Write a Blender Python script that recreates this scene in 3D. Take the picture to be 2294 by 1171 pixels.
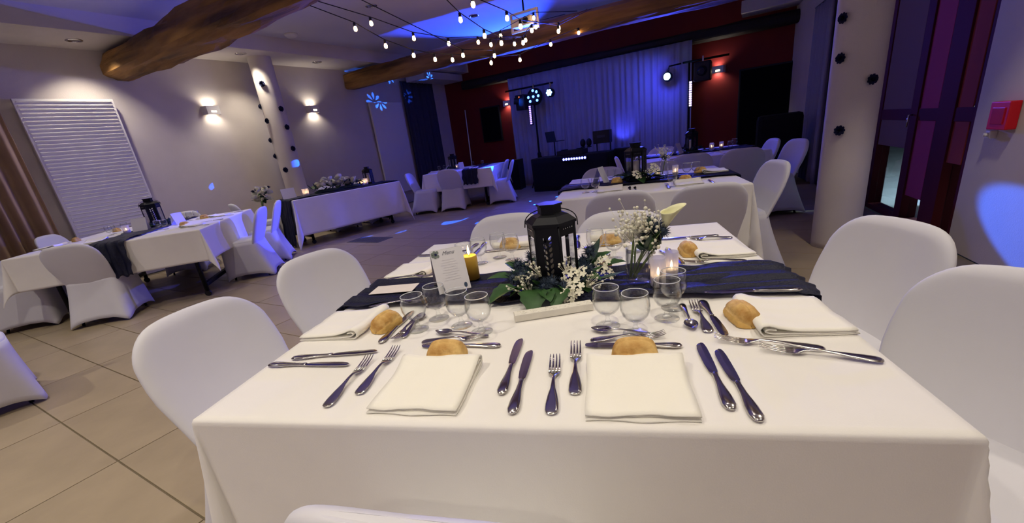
import bpy, bmesh, math, random
from mathutils import Vector, Matrix
PI = math.pi
random.seed(7)
S = bpy.context.scene
for o in list(bpy.data.objects): bpy.data.objects.remove(o)
COL = S.collection

# ------------------------------------------------------------------ frames
TH = math.radians(71.5)                       # the room is turned against the tables
AX = Vector((math.cos(TH), math.sin(TH), 0)); BX = Vector((math.sin(TH), -math.cos(TH), 0))
ROOM = -(PI/2 - TH)                           # rotation about z of the room frame
def UV(u, v, z=0.0): return BX*u + AX*v + Vector((0, 0, z))
UL, VF, VB = -7.5, 10.0, -4.6                 # left wall, far wall, wall behind
ZC, ZS = 3.25, 3.03                           # ceiling, soffit along the left wall
RP = Vector((2.95, 3.9, 0)); RA = math.radians(80)
RD = Vector((math.cos(RA), math.sin(RA), 0)); RN = Vector((-math.sin(RA), math.cos(RA), 0))  # along right wall, into room
def RW(s, z=0.0, n=0.0): return RP + RD*s + RN*n + Vector((0, 0, z))
TZ = 0.75

# ------------------------------------------------------------------ camera
cam = bpy.data.cameras.new('camera'); co = bpy.data.objects.new('camera', cam); COL.objects.link(co)
R0 = Vector((0.9748380579, 0.1853798759, -0.1237944362)); R1 = Vector((-0.0525932586, -0.3483963549, -0.9358706797)); R2 = Vector((-0.2166211208, 0.9188331086, -0.3298802942))
M = Matrix((R0, -R1, -R2)).transposed().to_4x4(); M.translation = Vector((0.18246, -0.61432, 1.23518))
co.matrix_world = M
cam.sensor_width = 36.0; cam.sensor_fit = 'HORIZONTAL'; cam.lens = 940.19/2294*36; cam.shift_y = 54.5/2294
cam.clip_start = 0.02; cam.clip_end = 100
S.camera = co

# ------------------------------------------------------------------ world, exposure
w = bpy.data.worlds.new('night'); S.world = w; w.use_nodes = True
w.node_tree.nodes['Background'].inputs[0].default_value = (0.10, 0.12, 0.20, 1)
w.node_tree.nodes['Background'].inputs[1].default_value = 0.06
S.view_settings.view_transform = 'Standard'; S.view_settings.look = 'None'; S.view_settings.gamma = 1
S.view_settings.use_curve_mapping = False; S.view_settings.exposure = 0.1

# ------------------------------------------------------------------ lights
WARM = (1.0, 0.90, 0.75); BLUE = (0.06, 0.075, 1.0)
def aim(o, target):
    o.rotation_euler = (Vector(target) - o.location).to_track_quat('-Z', 'Y').to_euler()
def spot(name, loc, target, power, color, deg, blend=0.3, radius=0.03):
    l = bpy.data.lights.new(name, 'SPOT'); l.energy = power; l.color = color; l.spot_size = math.radians(deg); l.spot_blend = blend; l.shadow_soft_size = radius
    o = bpy.data.objects.new(name, l); COL.objects.link(o); o.location = loc; aim(o, target); return o
def point(name, loc, power, color, radius=0.02):
    l = bpy.data.lights.new(name, 'POINT'); l.energy = power; l.color = color; l.shadow_soft_size = radius
    o = bpy.data.objects.new(name, l); COL.objects.link(o); o.location = loc; return o
# soffit downlights that are on, then unseen ceiling lamps added for brightness
DOWN = [(-7.07, 2.06, ZS, 62), (-6.94, 4.04, ZS, 58),
        (-3.2, -0.3, ZC, 105), (-1.1, -0.9, ZC, 76), (-0.75, 0.75, ZC, 46), (0.55, -0.4, ZC, 64), (1.45, 0.5, ZC, 30), (-3.9, 1.6, ZC, 40), (-1.0, -2.6, ZC, 150), (1.0, -2.4, ZC, 90), (-5.0, -1.4, ZC, 100), (-5.3, 1.85, ZC, 30), (0.0, 2.2, ZC, 14), (1.2, 2.2, ZC, 75)]
for (u, v, z, p) in DOWN:
    q = UV(u, v, z - 0.025); spot('downlight_and_fill', q, q + Vector((0, 0, -1)), p, WARM, 112, 0.7, 0.05)
# the disc jockey's blue lamps
DJL = UV(-3.95, 9.04, 2.10); DJR = UV(-1.38, 9.12, 2.00); DJD = UV(-4.38, 9.10, 2.08)
spot('blue_wash_lamp', DJL, UV(-3.4, 2.0, 0.8), 430, BLUE, 80, 0.8, 0.06)
spot('blue_wash_lamp', DJR, UV(-2.0, 1.5, 1.6), 520, BLUE, 100, 0.8, 0.06)
spot('blue_ceiling_lamp', DJD + Vector((0, 0, 0.08)), UV(-4.0, 5.9, 3.3), 2100, (0.015, 0.06, 1.0), 62, 0.5, 0.03)
spot('blue_beam_lamp', DJR, (-3.97, 4.28, 0.74), 3600, BLUE, 7.4, 0.08, 0.02)
spot('blue_beam_lamp', DJR, (2.65, 2.22, 0.26), 6500, (0.03, 0.14, 1.0), 4.4, 0.25, 0.02)
spot('blue_beam_lamp', UV(-1.38, 9.0, 2.0), UV(-2.2, 10.0, 1.5), 34, BLUE, 150, 0.9, 0.05)
spot('blue_beam_lamp', UV(-2.45, 9.3, 0.9), UV(-2.3, 10.0, 1.4), 12, BLUE, 90, 0.8, 0.03)
spot('blue_beam_lamp', DJD, (-3.95, 6.0, 0.40), 420, BLUE, 24, 0.5, 0.03)
spot('blue_beam_lamp', DJL, (-2.4, 8.0, 0.5), 40, BLUE, 50, 0.7, 0.03)
for (t, dg) in ((UV(-4.24, 5.36), 3.2), (UV(-4.75, 4.5), 0.8), (UV(-3.6, 5.1), 0.8), (UV(-3.9, 6.3), 0.9), (UV(-3.6, 7.0), 0.6), (UV(-3.2, 7.4), 0.5), (UV(-3.3, 6.6), 0.6), (UV(-2.9, 6.9), 0.5), (UV(-7.5, 3.33, 1.1), 0.9), (UV(-5.2, 4.15), 0.7)):
    spot('derby_ray_lamp', DJD, t, 11000, (0.01, 0.09, 1.0), dg*1.5, 0.15, 0.004)
# ------------------------------------------------------------------ materials
def lin(c):
    return tuple((x/12.92 if x <= 0.04045 else ((x+0.055)/1.055)**2.4) for x in c)
def rgb(r, g, b): return lin((r/255, g/255, b/255)) + (1,)
MATS = {}
def mat(name, color, rough=0.6, metal=0.0, var=0.0, scale=8.0, bump=0.0, bscale=60.0, spec=0.4, sheen=0.0, stretch=None, emit=None, estr=0.0, color2=None, trans=0.0, sss=0.0):
    if name in MATS: return MATS[name]
    m = bpy.data.materials.new(name); m.use_nodes = True; nt = m.node_tree; b = nt.nodes['Principled BSDF']
    b.inputs['Base Color'].default_value = color; b.inputs['Roughness'].default_value = rough; b.inputs['Metallic'].default_value = metal
    b.inputs['Specular IOR Level'].default_value = spec; b.inputs['Sheen Weight'].default_value = sheen
    if sss: b.inputs['Subsurface Weight'].default_value = sss; b.inputs['Subsurface Radius'].default_value = (0.02, 0.01, 0.006)
    if emit: b.inputs['Emission Color'].default_value = emit; b.inputs['Emission Strength'].default_value = estr
    tc = nt.nodes.new('ShaderNodeTexCoord'); mp = nt.nodes.new('ShaderNodeMapping'); nt.links.new(tc.outputs['Object'], mp.inputs['Vector'])
    if stretch: mp.inputs['Scale'].default_value = stretch
    if var > 0 or color2:
        n = nt.nodes.new('ShaderNodeTexNoise'); n.inputs['Scale'].default_value = scale; n.inputs['Detail'].default_value = 6
        nt.links.new(mp.outputs['Vector'], n.inputs['Vector'])
        r = nt.nodes.new('ShaderNodeValToRGB'); nt.links.new(n.outputs['Fac'], r.inputs['Fac'])
        c = color
        r.color_ramp.elements[0].color = tuple(max(0, x*(1-var)) for x in c[:3]) + (1,); r.color_ramp.elements[0].position = 0.3
        r.color_ramp.elements[1].color = color2 if color2 else tuple(min(1, x*(1+var*0.6)) for x in c[:3]) + (1,); r.color_ramp.elements[1].position = 0.7
        nt.links.new(r.outputs['Color'], b.inputs['Base Color'])
    if bump > 0:
        n2 = nt.nodes.new('ShaderNodeTexNoise'); n2.inputs['Scale'].default_value = bscale; n2.inputs['Detail'].default_value = 4
        nt.links.new(mp.outputs['Vector'], n2.inputs['Vector'])
        bp = nt.nodes.new('ShaderNodeBump'); bp.inputs['Strength'].default_value = bump; bp.inputs['Distance'].default_value = 0.01
        nt.links.new(n2.outputs['Fac'], bp.inputs['Height']); nt.links.new(bp.outputs['Normal'], b.inputs['Normal'])
    MATS[name] = m; return m
def glass_mat(name, tint=(1, 1, 1, 1), ior=1.5, k=1.0):
    if name in MATS: return MATS[name]
    m = bpy.data.materials.new(name); m.use_nodes = True; nt = m.node_tree; nt.nodes.clear()
    out = nt.nodes.new('ShaderNodeOutputMaterial'); mix = nt.nodes.new('ShaderNodeMixShader'); t = nt.nodes.new('ShaderNodeBsdfTransparent'); g = nt.nodes.new('ShaderNodeBsdfGlossy'); f = nt.nodes.new('ShaderNodeLayerWeight')
    t.inputs['Color'].default_value = tint; g.inputs['Roughness'].default_value = 0.03; f.inputs['Blend'].default_value = 0.5
    pw = nt.nodes.new('ShaderNodeMath'); pw.operation = 'POWER'; pw.inputs[1].default_value = 2.6; nt.links.new(f.outputs['Facing'], pw.inputs[0])
    mu = nt.nodes.new('ShaderNodeMath'); mu.operation = 'MULTIPLY_ADD'; mu.inputs[1].default_value = 0.75*k; mu.inputs[2].default_value = 0.03; nt.links.new(pw.outputs[0], mu.inputs[0])
    nt.links.new(mu.outputs[0], mix.inputs[0]); nt.links.new(t.outputs[0], mix.inputs[1]); nt.links.new(g.outputs[0], mix.inputs[2]); nt.links.new(mix.outputs[0], out.inputs[0])
    cr = nt.nodes.new('ShaderNodeMix'); cr.data_type = 'RGBA'; cr.inputs['A'].default_value = tint; cr.inputs['B'].default_value = (tint[0]*.70, tint[1]*.72, tint[2]*.75, 1); p2 = nt.nodes.new('ShaderNodeMath'); p2.operation = 'POWER'; p2.inputs[1].default_value = 6.0; nt.links.new(f.outputs['Facing'], p2.inputs[0]); nt.links.new(p2.outputs[0], cr.inputs['Factor']); nt.links.new(cr.outputs['Result'], t.inputs['Color'])
    MATS[name] = m; return m
def emit_mat(name, color, strength):
    if name in MATS: return MATS[name]
    m = bpy.data.materials.new(name); m.use_nodes = True; nt = m.node_tree; nt.nodes.clear()
    out = nt.nodes.new('ShaderNodeOutputMaterial'); e = nt.nodes.new('ShaderNodeEmission'); e.inputs[0].default_value = color; e.inputs[1].default_value = strength
    nt.links.new(e.outputs[0], out.inputs[0]); MATS[name] = m; return m
PLASTER = mat('plaster', rgb(205, 196, 188), 0.85, var=0.05, scale=3, bump=0.15, bscale=120)
CEILM = mat('ceiling_paint', rgb(205, 200, 200), 0.9, var=0.03, scale=2)
REDW = mat('red_wall_paint', rgb(112, 14, 10), 0.7, var=0.08, scale=3)
TILE = mat('beige_stone_tile', rgb(166, 150, 122), 0.38, var=0.10, scale=4, bump=0.05, bscale=40, spec=0.45)
GROUT = mat('grout', rgb(120, 108, 88), 0.9, var=0.1)
WOOD = mat('hewn_oak', rgb(104, 74, 34), 0.75, var=0.5, scale=3.5, bump=0.9, bscale=14, color2=rgb(168, 122, 62), stretch=(0.25, 2.2, 2.2))
DARKWOOD = mat('dark_oak', rgb(62, 34, 18), 0.75, var=0.5, scale=3.5, bump=0.8, bscale=14, color2=rgb(100, 58, 28), stretch=(0.25, 2.2, 2.2))
BLACKWOOD = mat('black_brown_wood', rgb(30, 18, 14), 0.7, var=0.3, scale=4)
LINEN = mat('white_linen', rgb(238, 235, 228), 0.85, sheen=0.2, bump=0.06, bscale=350, var=0.02)
NAPK = mat('ivory_napkin', rgb(247, 244, 230), 0.85, sheen=0.2, bump=0.08, bscale=300, var=0.02)
LYCRA = mat('white_stretch_cover', rgb(216, 215, 220), 0.7, sheen=0.15, bump=0.03, bscale=400, var=0.02)
NAVY = mat('navy_gauze', rgb(6, 11, 44), 0.55, sheen=0.0, bump=0.5, bscale=160, var=0.35, scale=22)
STEEL = mat('polished_steel', rgb(200, 196, 192), 0.16, 1.0)
GLASS = glass_mat('clear_glass', (0.985, 0.99, 0.99, 1), 1.5, 1.0)
RIMHI = mat('glass_rim_highlight', rgb(215, 218, 222), 0.08, spec=0.9)  # opaque pale colour standing in for the highlight on glass rims
PANE = glass_mat('window_glass', (0.8, 0.85, 0.9, 1), 1.5, 1.0)
CRUST = mat('bread_crust', rgb(200, 140, 56), 0.7, var=0.28, scale=22, bump=0.5, bscale=60, color2=rgb(240, 205, 132))
CRUMB = mat('bread_pale_side', rgb(226, 184, 104), 0.75, var=0.15, scale=20, bump=0.3, bscale=70)
BLACKM = mat('black_metal', rgb(17, 18, 24), 0.45, 0.6)
BLACKP = mat('black_plastic', rgb(16, 16, 20), 0.5)
BLACKC = mat('black_cloth', rgb(12, 12, 18), 0.95)
WAX = mat('ivory_wax', rgb(232, 222, 190), 0.5, sss=0.1)
YWAX = mat('yellow_wax', rgb(214, 172, 66), 0.5, sss=0.1)
PAPER = mat('white_paper', rgb(226, 224, 226), 0.8)
CARDM = mat('cream_card', rgb(226, 218, 206), 0.8, var=0.04, scale=30)
INK = mat('grey_ink', rgb(112, 112, 122), 0.8)
LEAF = mat('green_leaf', rgb(48, 84, 38), 0.5, var=0.35, scale=30)
LEAF2 = mat('grey_green_leaf', rgb(66, 88, 76), 0.6, var=0.3, scale=30)
THIST = mat('blue_thistle', rgb(52, 66, 84), 0.7, var=0.3, scale=50)
PETAL = mat('white_petal', rgb(232, 229, 204), 0.6, var=0.08, scale=60, sss=0.05)
STEM = mat('pale_stem', rgb(120, 140, 76), 0.6)
NAVYF = mat('navy_petal', rgb(26, 32, 72), 0.8, var=0.3, scale=60)
WHITEM = mat('white_enamel', rgb(226, 222, 214), 0.5)
WHITEP = mat('white_plastic', rgb(220, 216, 208), 0.5)
FRAMER = mat('dark_red_frame', rgb(74, 16, 22), 0.75, spec=0.15)
BROWNC = mat('taupe_drape', rgb(168, 142, 114), 0.9, var=0.1, scale=6)
DARKC = mat('charcoal_drape', rgb(60, 58, 74), 0.9, var=0.1, scale=6)
WHITEC = mat('white_drape', rgb(158, 156, 170), 0.9, var=0.04, scale=6)
FLAME = emit_mat('flame', (1.0, 0.66, 0.25, 1), 22)
BULB = emit_mat('bulb_glow', (1.0, 0.60, 0.28, 1), 26)
LEDB = emit_mat('led_blue', (0.07, 0.18, 1.0, 1), 7)
LEDW = emit_mat('led_violet', (0.30, 0.20, 1.0, 1), 4)
LEDPAR = emit_mat('led_par', (0.14, 0.35, 1.0, 1), 9)
LEDHOT = emit_mat('led_cyan_white', (0.30, 0.75, 1.0, 1), 30)
LEDR = emit_mat('led_red', (1.0, 0.15, 0.05, 1), 5)
WARMGLOW = emit_mat('lamp_glow', (1.0, 0.85, 0.62, 1), 14)

# ------------------------------------------------------------------ mesh building
class MB:
    def __init__(s): s.v = []; s.f = []; s.sm = []
    def add(s, vs, fs, smooth=False):
        n = len(s.v); s.v += [tuple(p) for p in vs]; s.f += [tuple(i+n for i in f) for f in fs]; s.sm += [smooth]*len(fs); return s
    def box(s, c, d, M=None):
        x, y, z = d[0]/2, d[1]/2, d[2]/2; c = Vector(c)
        vs = [Vector((a*x, b_*y, e*z)) for a in (-1, 1) for b_ in (-1, 1) for e in (-1, 1)]
        vs = [(M @ p if M else p) + c for p in vs]
        return s.add(vs, [(0, 1, 3, 2), (4, 6, 7, 5), (0, 4, 5, 1), (2, 3, 7, 6), (0, 2, 6, 4), (1, 5, 7, 3)])
    def cbox(s, c, d, ch=0.01, M=None):                              # box with chamfered edges
        x, y, z = d[0]/2, d[1]/2, d[2]/2; bm = bmesh.new(); bmesh.ops.create_cube(bm, size=1)
        for p in bm.verts: p.co = Vector((p.co.x*d[0], p.co.y*d[1], p.co.z*d[2]))
        bmesh.ops.bevel(bm, geom=bm.edges[:], offset=ch, segments=2, profile=0.6, affect='EDGES')
        vs = [(M @ p.co if M else p.co) + Vector(c) for p in bm.verts]; bm.verts.index_update()
        fs = [tuple(q.index for q in f.verts) for f in bm.faces]; bm.free(); return s.add(vs, fs)
    def rings(s, rs, cap0=True, cap1=True, smooth=True, closed=True):
        n = len(rs[0]); base = len(s.v); fs = []
        for i in range(len(rs)-1):
            for j in range(n if closed else n-1):
                k = (j+1) % n; fs.append((i*n+j, i*n+k, (i+1)*n+k, (i+1)*n+j))
        vs = [p for r in rs for p in r]
        s.add(vs, fs, smooth)
        if cap0: s.f.append(tuple(base+j for j in reversed(range(n)))); s.sm.append(False)
        if cap1: s.f.append(tuple(base+(len(rs)-1)*n+j for j in range(n))); s.sm.append(False)
        return s
    def lathe(s, prof, n=24, o=(0, 0, 0), cap0=True, cap1=True, smooth=True):
        o = Vector(o)
        return s.rings([[o + Vector((r*math.cos(2*PI*j/n), r*math.sin(2*PI*j/n), z)) for j in range(n)] for r, z in prof], cap0, cap1, smooth)
    def tube(s, pts, r, n=8, caps=True):
        pts = [Vector(p) for p in pts]; rs = []
        rr = r if isinstance(r, (list, tuple)) else [r]*len(pts)
        up = None
        for i, p in enumerate(pts):
            t = (pts[min(i+1, len(pts)-1)] - pts[max(i-1, 0)]).normalized()
            if up is None: up = Vector((0, 0, 1)) if abs(t.z) < 0.9 else Vector((1, 0, 0))
            x = t.cross(up).normalized(); y = x.cross(t).normalized(); up = y
            rs.append([p + x*rr[i]*math.cos(2*PI*j/n) + y*rr[i]*math.sin(2*PI*j/n) for j in range(n)])
        return s.rings(rs, caps, caps)
    def grid(s, fn, nu, nv, smooth=True):
        vs = [fn(i/nu, j/nv) for i in range(nu+1) for j in range(nv+1)]
        fs = [(i*(nv+1)+j, (i+1)*(nv+1)+j, (i+1)*(nv+1)+j+1, i*(nv+1)+j+1) for i in range(nu) for j in range(nv)]
        return s.add(vs, fs, smooth)
    def prism(s, poly, z0, z1, M=None, smooth=False):
        n = len(poly); vs = [Vector((x, y, z0)) for x, y in poly] + [Vector((x, y, z1)) for x, y in poly]
        if M: vs = [M @ p for p in vs]
        return s.add(vs, [tuple(reversed(range(n))), tuple(range(n, 2*n))] + [(i, (i+1) % n, n+(i+1) % n, n+i) for i in range(n)], smooth)
    def ball(s, c, r, n=10, m=6, sx=1, sy=1, sz=1):
        return s.lathe_ell(c, r, n, m, sx, sy, sz)
    def lathe_ell(s, c, r, n, m, sx, sy, sz):
        c = Vector(c); rs = []
        for i in range(m+1):
            a = -PI/2 + PI*i/m; rs.append([c + Vector((r*sx*max(math.cos(a), 0.02)*math.cos(2*PI*j/n), r*sy*max(math.cos(a), 0.02)*math.sin(2*PI*j/n), r*sz*math.sin(a))) for j in range(n)])
        return s.rings(rs)
    def xf(s, M):
        s.v = [tuple(M @ Vector(p)) for p in s.v]; return s
    def mesh(s, name):
        me = bpy.data.meshes.new(name); me.from_pydata(s.v, [], s.f); me.polygons.foreach_set('use_smooth', s.sm); me.update(); return me
    def build(s, name, m, parent=None, loc=None, rot=None, solid=0.0, sub=0):
        me = s.mesh(name); me.materials.append(m); o = bpy.data.objects.new(name, me); COL.objects.link(o)
        if parent: o.parent = parent
        if loc is not None: o.location = loc
        if rot is not None: o.rotation_euler = rot if hasattr(rot, '__len__') else (0, 0, rot)
        if solid: md = o.modifiers.new('solid', 'SOLIDIFY'); md.thickness = solid; md.offset = -1
        if sub: md = o.modifiers.new('sub', 'SUBSURF'); md.levels = sub; md.render_levels = sub
        return o
def tag(o, label, cat=None, group=None, kind=None):
    o['label'] = label
    if cat: o['category'] = cat
    if group: o['group'] = group
    if kind: o['kind'] = kind
    return o
def thing(name, label, cat, loc=(0, 0, 0), rz=0.0, group=None):
    o = bpy.data.objects.new(name, None); o.empty_display_size = 0.05; COL.objects.link(o); o.location = loc
    o.rotation_euler = rz if hasattr(rz, '__len__') else (0, 0, rz)
    return tag(o, label, cat, group)
KIDS = {}
def kids(o): return [c for c in o.children]
def dup(root, loc, rz=0.0, label=None, group=None, scale=None):
    r = root.copy(); COL.objects.link(r); r.location = loc; r.rotation_euler = rz if hasattr(rz, '__len__') else (0, 0, rz)
    if label: r['label'] = label
    if group: r['group'] = group
    if scale: r.scale = (scale,)*3
    for ch in list(root.children):
        c = ch.copy(); COL.objects.link(c); c.parent = r
        for g in list(ch.children):
            d = g.copy(); COL.objects.link(d); d.parent = c
    return r
class Proto:                                                         # first use moves the prototype, later uses copy it
    def __init__(s, root): s.r = root; s.used = False
    def __call__(s, loc, rz=0.0, label=None, group=None, scale=None):
        if not s.used:
            s.used = True; r = s.r; r.location = loc; r.rotation_euler = rz if hasattr(rz, '__len__') else (0, 0, rz)
            if label: r['label'] = label
            if group: r['group'] = group
            if scale: r.scale = (scale,)*3
            return r
        o = dup(s.r, loc, rz, label, group); o.scale = (scale or 1,)*3; return o
def struct(o, label): o['kind'] = 'structure'; o['label'] = label; return o
def bool_diff(mb_a, mb_b, name):
    a = bpy.data.objects.new('a', mb_a.mesh('a')); b_ = bpy.data.objects.new('b', mb_b.mesh('b')); COL.objects.link(a); COL.objects.link(b_)
    md = a.modifiers.new('d', 'BOOLEAN'); md.operation = 'DIFFERENCE'; md.object = b_; md.solver = 'EXACT'; md.use_self = True
    dg = bpy.context.evaluated_depsgraph_get(); me = bpy.data.meshes.new_from_object(a.evaluated_get(dg)); me.name = name
    bpy.data.objects.remove(a); bpy.data.objects.remove(b_); return me
def mesh_obj(me, name, m, parent=None, loc=None, rot=None):
    me.materials.clear(); me.materials.append(m); o = bpy.data.objects.new(name, me); COL.objects.link(o)
    if parent: o.parent = parent
    if loc is not None: o.location = loc
    if rot is not None: o.rotation_euler = rot
    return o
def MZ(a): return Matrix.Rotation(a, 4, 'Z')
def text_mesh(txt, size, shear=0.0):
    cu = bpy.data.curves.new('t', 'FONT'); cu.body = txt; cu.size = size; cu.shear = shear; cu.extrude = 0.0002; cu.align_x = 'CENTER'
    o = bpy.data.objects.new('t', cu); COL.objects.link(o); dg = bpy.context.evaluated_depsgraph_get(); me = bpy.data.meshes.new_from_object(o.evaluated_get(dg)); bpy.data.objects.remove(o); return me

# ================================================================== THE ROOM
def line_at_v(v):                                                    # where the right wall meets a line across the room
    s = (v - RP.dot(AX))/RD.dot(AX); return s
SF, SB = line_at_v(VF), line_at_v(VB)
CA, CB, CC, CD = UV(UL, VB), UV(UL, VF), RW(SF), RW(SB)
m = MB(); poly = [(p.x, p.y) for p in (CA, CD, CC, CB)]
m.prism(poly, -0.10, -0.008); floor = struct(m.build('floor', GROUT), 'beige stone tile floor with thin dark joints')
# tiles: one mesh shared by all whole tiles
TU, TV, GU0, GV0 = 0.84, 0.42, -2.26, -0.11
tm = MB(); tm.cbox((0, 0, -0.006), (TU-0.007, TV-0.007, 0.012), 0.0025); tme = tm.mesh('tile'); tme.materials.append(TILE)
cells = []
camuv = (Vector((0.18, -0.61, 0)).dot(BX), Vector((0.18, -0.61, 0)).dot(AX))
for i in range(-9, 8):
    for j in range(-13, 28):
        u, v = GU0 + (i+0.5)*TU, GV0 + (j+0.5)*TV
        if u - TU/2 < UL-0.01 or v - TV/2 < VB or v + TV/2 > VF: continue
        ok = True
        for du in (-TU/2, TU/2):
            for dv in (-TV/2, TV/2):
                if (UV(u+du, v+dv) - RP).dot(RN) < 0: ok = False
        if ok:
            p = UV(u, v); d = (p - Vector((0.18, -0.61, 0)))
            fwd = d.dot(Vector((-0.22, 0.92, 0)))
            cells.append((0 if fwd > 0.2 else 1, d.length, p))
cells.sort(key=lambda c: (c[0], c[1]))
rest = MB()
for k, (_, _, p) in enumerate(cells):
    if k < 290:
        o = bpy.data.objects.new('tile', tme); COL.objects.link(o); o.parent = floor; o.location = p; o.rotation_euler = (0, 0, ROOM)
    else:
        mm = MB(); mm.v = list(tm.v); mm.f = list(tm.f); mm.sm = list(tm.sm); mm.xf(Matrix.Translation(p) @ MZ(ROOM)); rest.add(mm.v, mm.f)
o = rest.build('far_tiles', TILE, floor); o['kind'] = 'stuff'
def wall(name, p, q, z0, z1, n, m, label, t=0.16, holes=()):
    """a thick wall from p to q; n points out of the room"""
    b_ = MB(); n = n.normalized()
    segs = [(p, q, z0, z1)] if not holes else holes
    for (a, c, za, zb) in segs:
        vs = [a, c, c + n*t, a + n*t]; b_.add([(v.x, v.y, za) for v in vs] + [(v.x, v.y, zb) for v in vs], [(3, 2, 1, 0), (4, 5, 6, 7), (0, 1, 5, 4), (1, 2, 6, 5), (2, 3, 7, 6), (3, 0, 4, 7)])
    return struct(b_.build(name, m), label)
wall('wall_left', CA, CB, 0, ZC+0.1, -BX, PLASTER, 'pale plaster left wall with radiators and sconces')
wall('wall_far', CB - BX*0.16, CC + BX*0.6, 0, ZC+0.1, AX, REDW, 'dark red wall at the far end')
wall('wall_back', CA - BX*0.16, CD + BX*0.3, 0, ZC+0.1, -AX, PLASTER, 'pale plaster wall behind the viewer')
w1a, w1b, w2a, w2b = -0.74, 1.02, 1.5, 2.7
wall('wall_right', None, None, 0, 0, -RN, PLASTER, 'pale plaster right wall around the tall windows', holes=[
    (RW(SB), RW(w1a), 0, ZC+0.1), (RW(w1a), RW(w1b), 2.55, ZC+0.1), (RW(w1b), RW(w2a), 0, ZC+0.1), (RW(w2a), RW(w2b), 2.55, ZC+0.1), (RW(w2b), RW(SF), 0, ZC+0.1)])
m = MB(); m.prism([(p.x, p.y) for p in (CA - BX*.16, CD + BX*.4, CC + BX*.7, CB - BX*.16)], ZC, ZC+0.15); ceil_ = struct(m.build('ceiling', CEILM), 'pale ceiling between the oak beams')
rg = MB(); rg.lathe([(0.085, 0.0), (0.085, -0.006), (0.07, -0.010), (0.06, -0.008), (0.06, 0.0)], 20, cap0=False, cap1=False); rgm = rg.mesh('fill_ring'); rgm.materials.append(STEEL)
for (u, v, z, p) in DOWN[2:]:  # rings added to go with the unseen fill lamps
    o = bpy.data.objects.new('fill_ring', rgm); COL.objects.link(o); o.parent = ceil_; o.location = UV(u, v, ZC)
m = MB(); m.prism([(p.x, p.y) for p in (UV(UL, VB), UV(-6.63, VB), UV(-6.63, VF), UV(UL, VF))], ZS, ZC); struct(m.build('ceiling_soffit', PLASTER), 'lower plaster strip of ceiling along the left wall')
# beams
def hewn(name, p, q, rx, rz, m, label, seed, n=18, segs=46, rough=0.10, bend=0.0):
    rnd = random.Random(seed); L = (q - p).length; t = (q-p).normalized(); side = Vector((t.y, -t.x, 0)); rs = []
    ph = [rnd.uniform(0, 6.28) for _ in range(10)]
    for i in range(segs+1):
        k = i/segs; x = k*L; sc = 0.93 if i in (0, segs) else 1.0; ring = []
        for j in range(n):
            a = 2*PI*j/n; ca, sa = math.cos(a), math.sin(a)
            e = 0.62; cx = math.copysign(abs(ca)**e, ca); cz = math.copysign(abs(sa)**e, sa)
            f = sc*(1 + rough*(0.5*math.sin(3*a+ph[0]+x*0.7) + 0.45*math.sin(2*a+ph[1]-x*1.5) + 0.35*math.sin(5*a+ph[2]+x*2.7) + 0.3*math.sin(a*4+ph[4]+x*6.1)) + rnd.uniform(-0.03, 0.03))
            ring.append((cx*rx*f, cz*rz*f, x))
        rs.append([p + t*xx + side*(yy + bend*math.sin(PI*k)) + Vector((0, 0, zz)) for (yy, zz, xx) in ring])
    b_ = MB(); b_.rings(rs, smooth=False); c = (p+q)/2; ang = math.atan2(t.y, t.x)
    b_.xf(MZ(-ang) @ Matrix.Translation(-c)); o = b_.build(name, m, None, c, ang)
    o['kind'] = 'structure'; o['label'] = label; return o
hewn('trim_1', UV(-7.48, 2.56, 2.84), UV(2.3, 2.75, 2.86), 0.19, 0.19, WOOD, 'thick hewn oak beam crossing the ceiling nearest the viewer', 3, rough=0.22)
hewn('trim_2', UV(-7.48, 6.60, 2.80), UV(1.6, 7.25, 2.82), 0.17, 0.165, WOOD, 'long hewn oak beam behind the string lights', 5, bend=0.12)
hewn('trim_3', UV(-6.7, 9.80, 2.70), UV(0.9, 9.80, 2.66), 0.14, 0.11, BLACKWOOD, 'nearly black beam above the white drape on the far wall', 9, segs=30)
m = MB(); m.cbox((0, 0, 0), (0.95, 0.5, 0.2), 0.01); struct(m.build('trim_4', PLASTER, None, UV(0.35, 9.7, 2.95), ROOM), 'white boxed duct at the right end of the red wall')
m = MB(); m.cbox((0, 0, 0), (0.6, 1.6, 0.16), 0.01); struct(m.build('trim_5', PLASTER, None, UV(-7.12, 9.15, 2.93), ROOM), 'white boxed ledge at the corner of the red wall')
# columns
def column(name, loc, r, z1, label):
    b_ = MB(); n = 40; b_.lathe([(r*1.0, 0), (r, 0.05), (r, z1-0.05), (r, z1)], n); o = b_.build(name, PLASTER, None, loc); return struct(o, label)
CL = UV(-7.08, 4.42); CR = Vector((2.17, 3.45, 0))
column('column_1', CL, 0.18, ZC, 'round plaster column by the head table'); column('column_2', CR, 0.17, ZC, 'round plaster column beside the windows')
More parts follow.
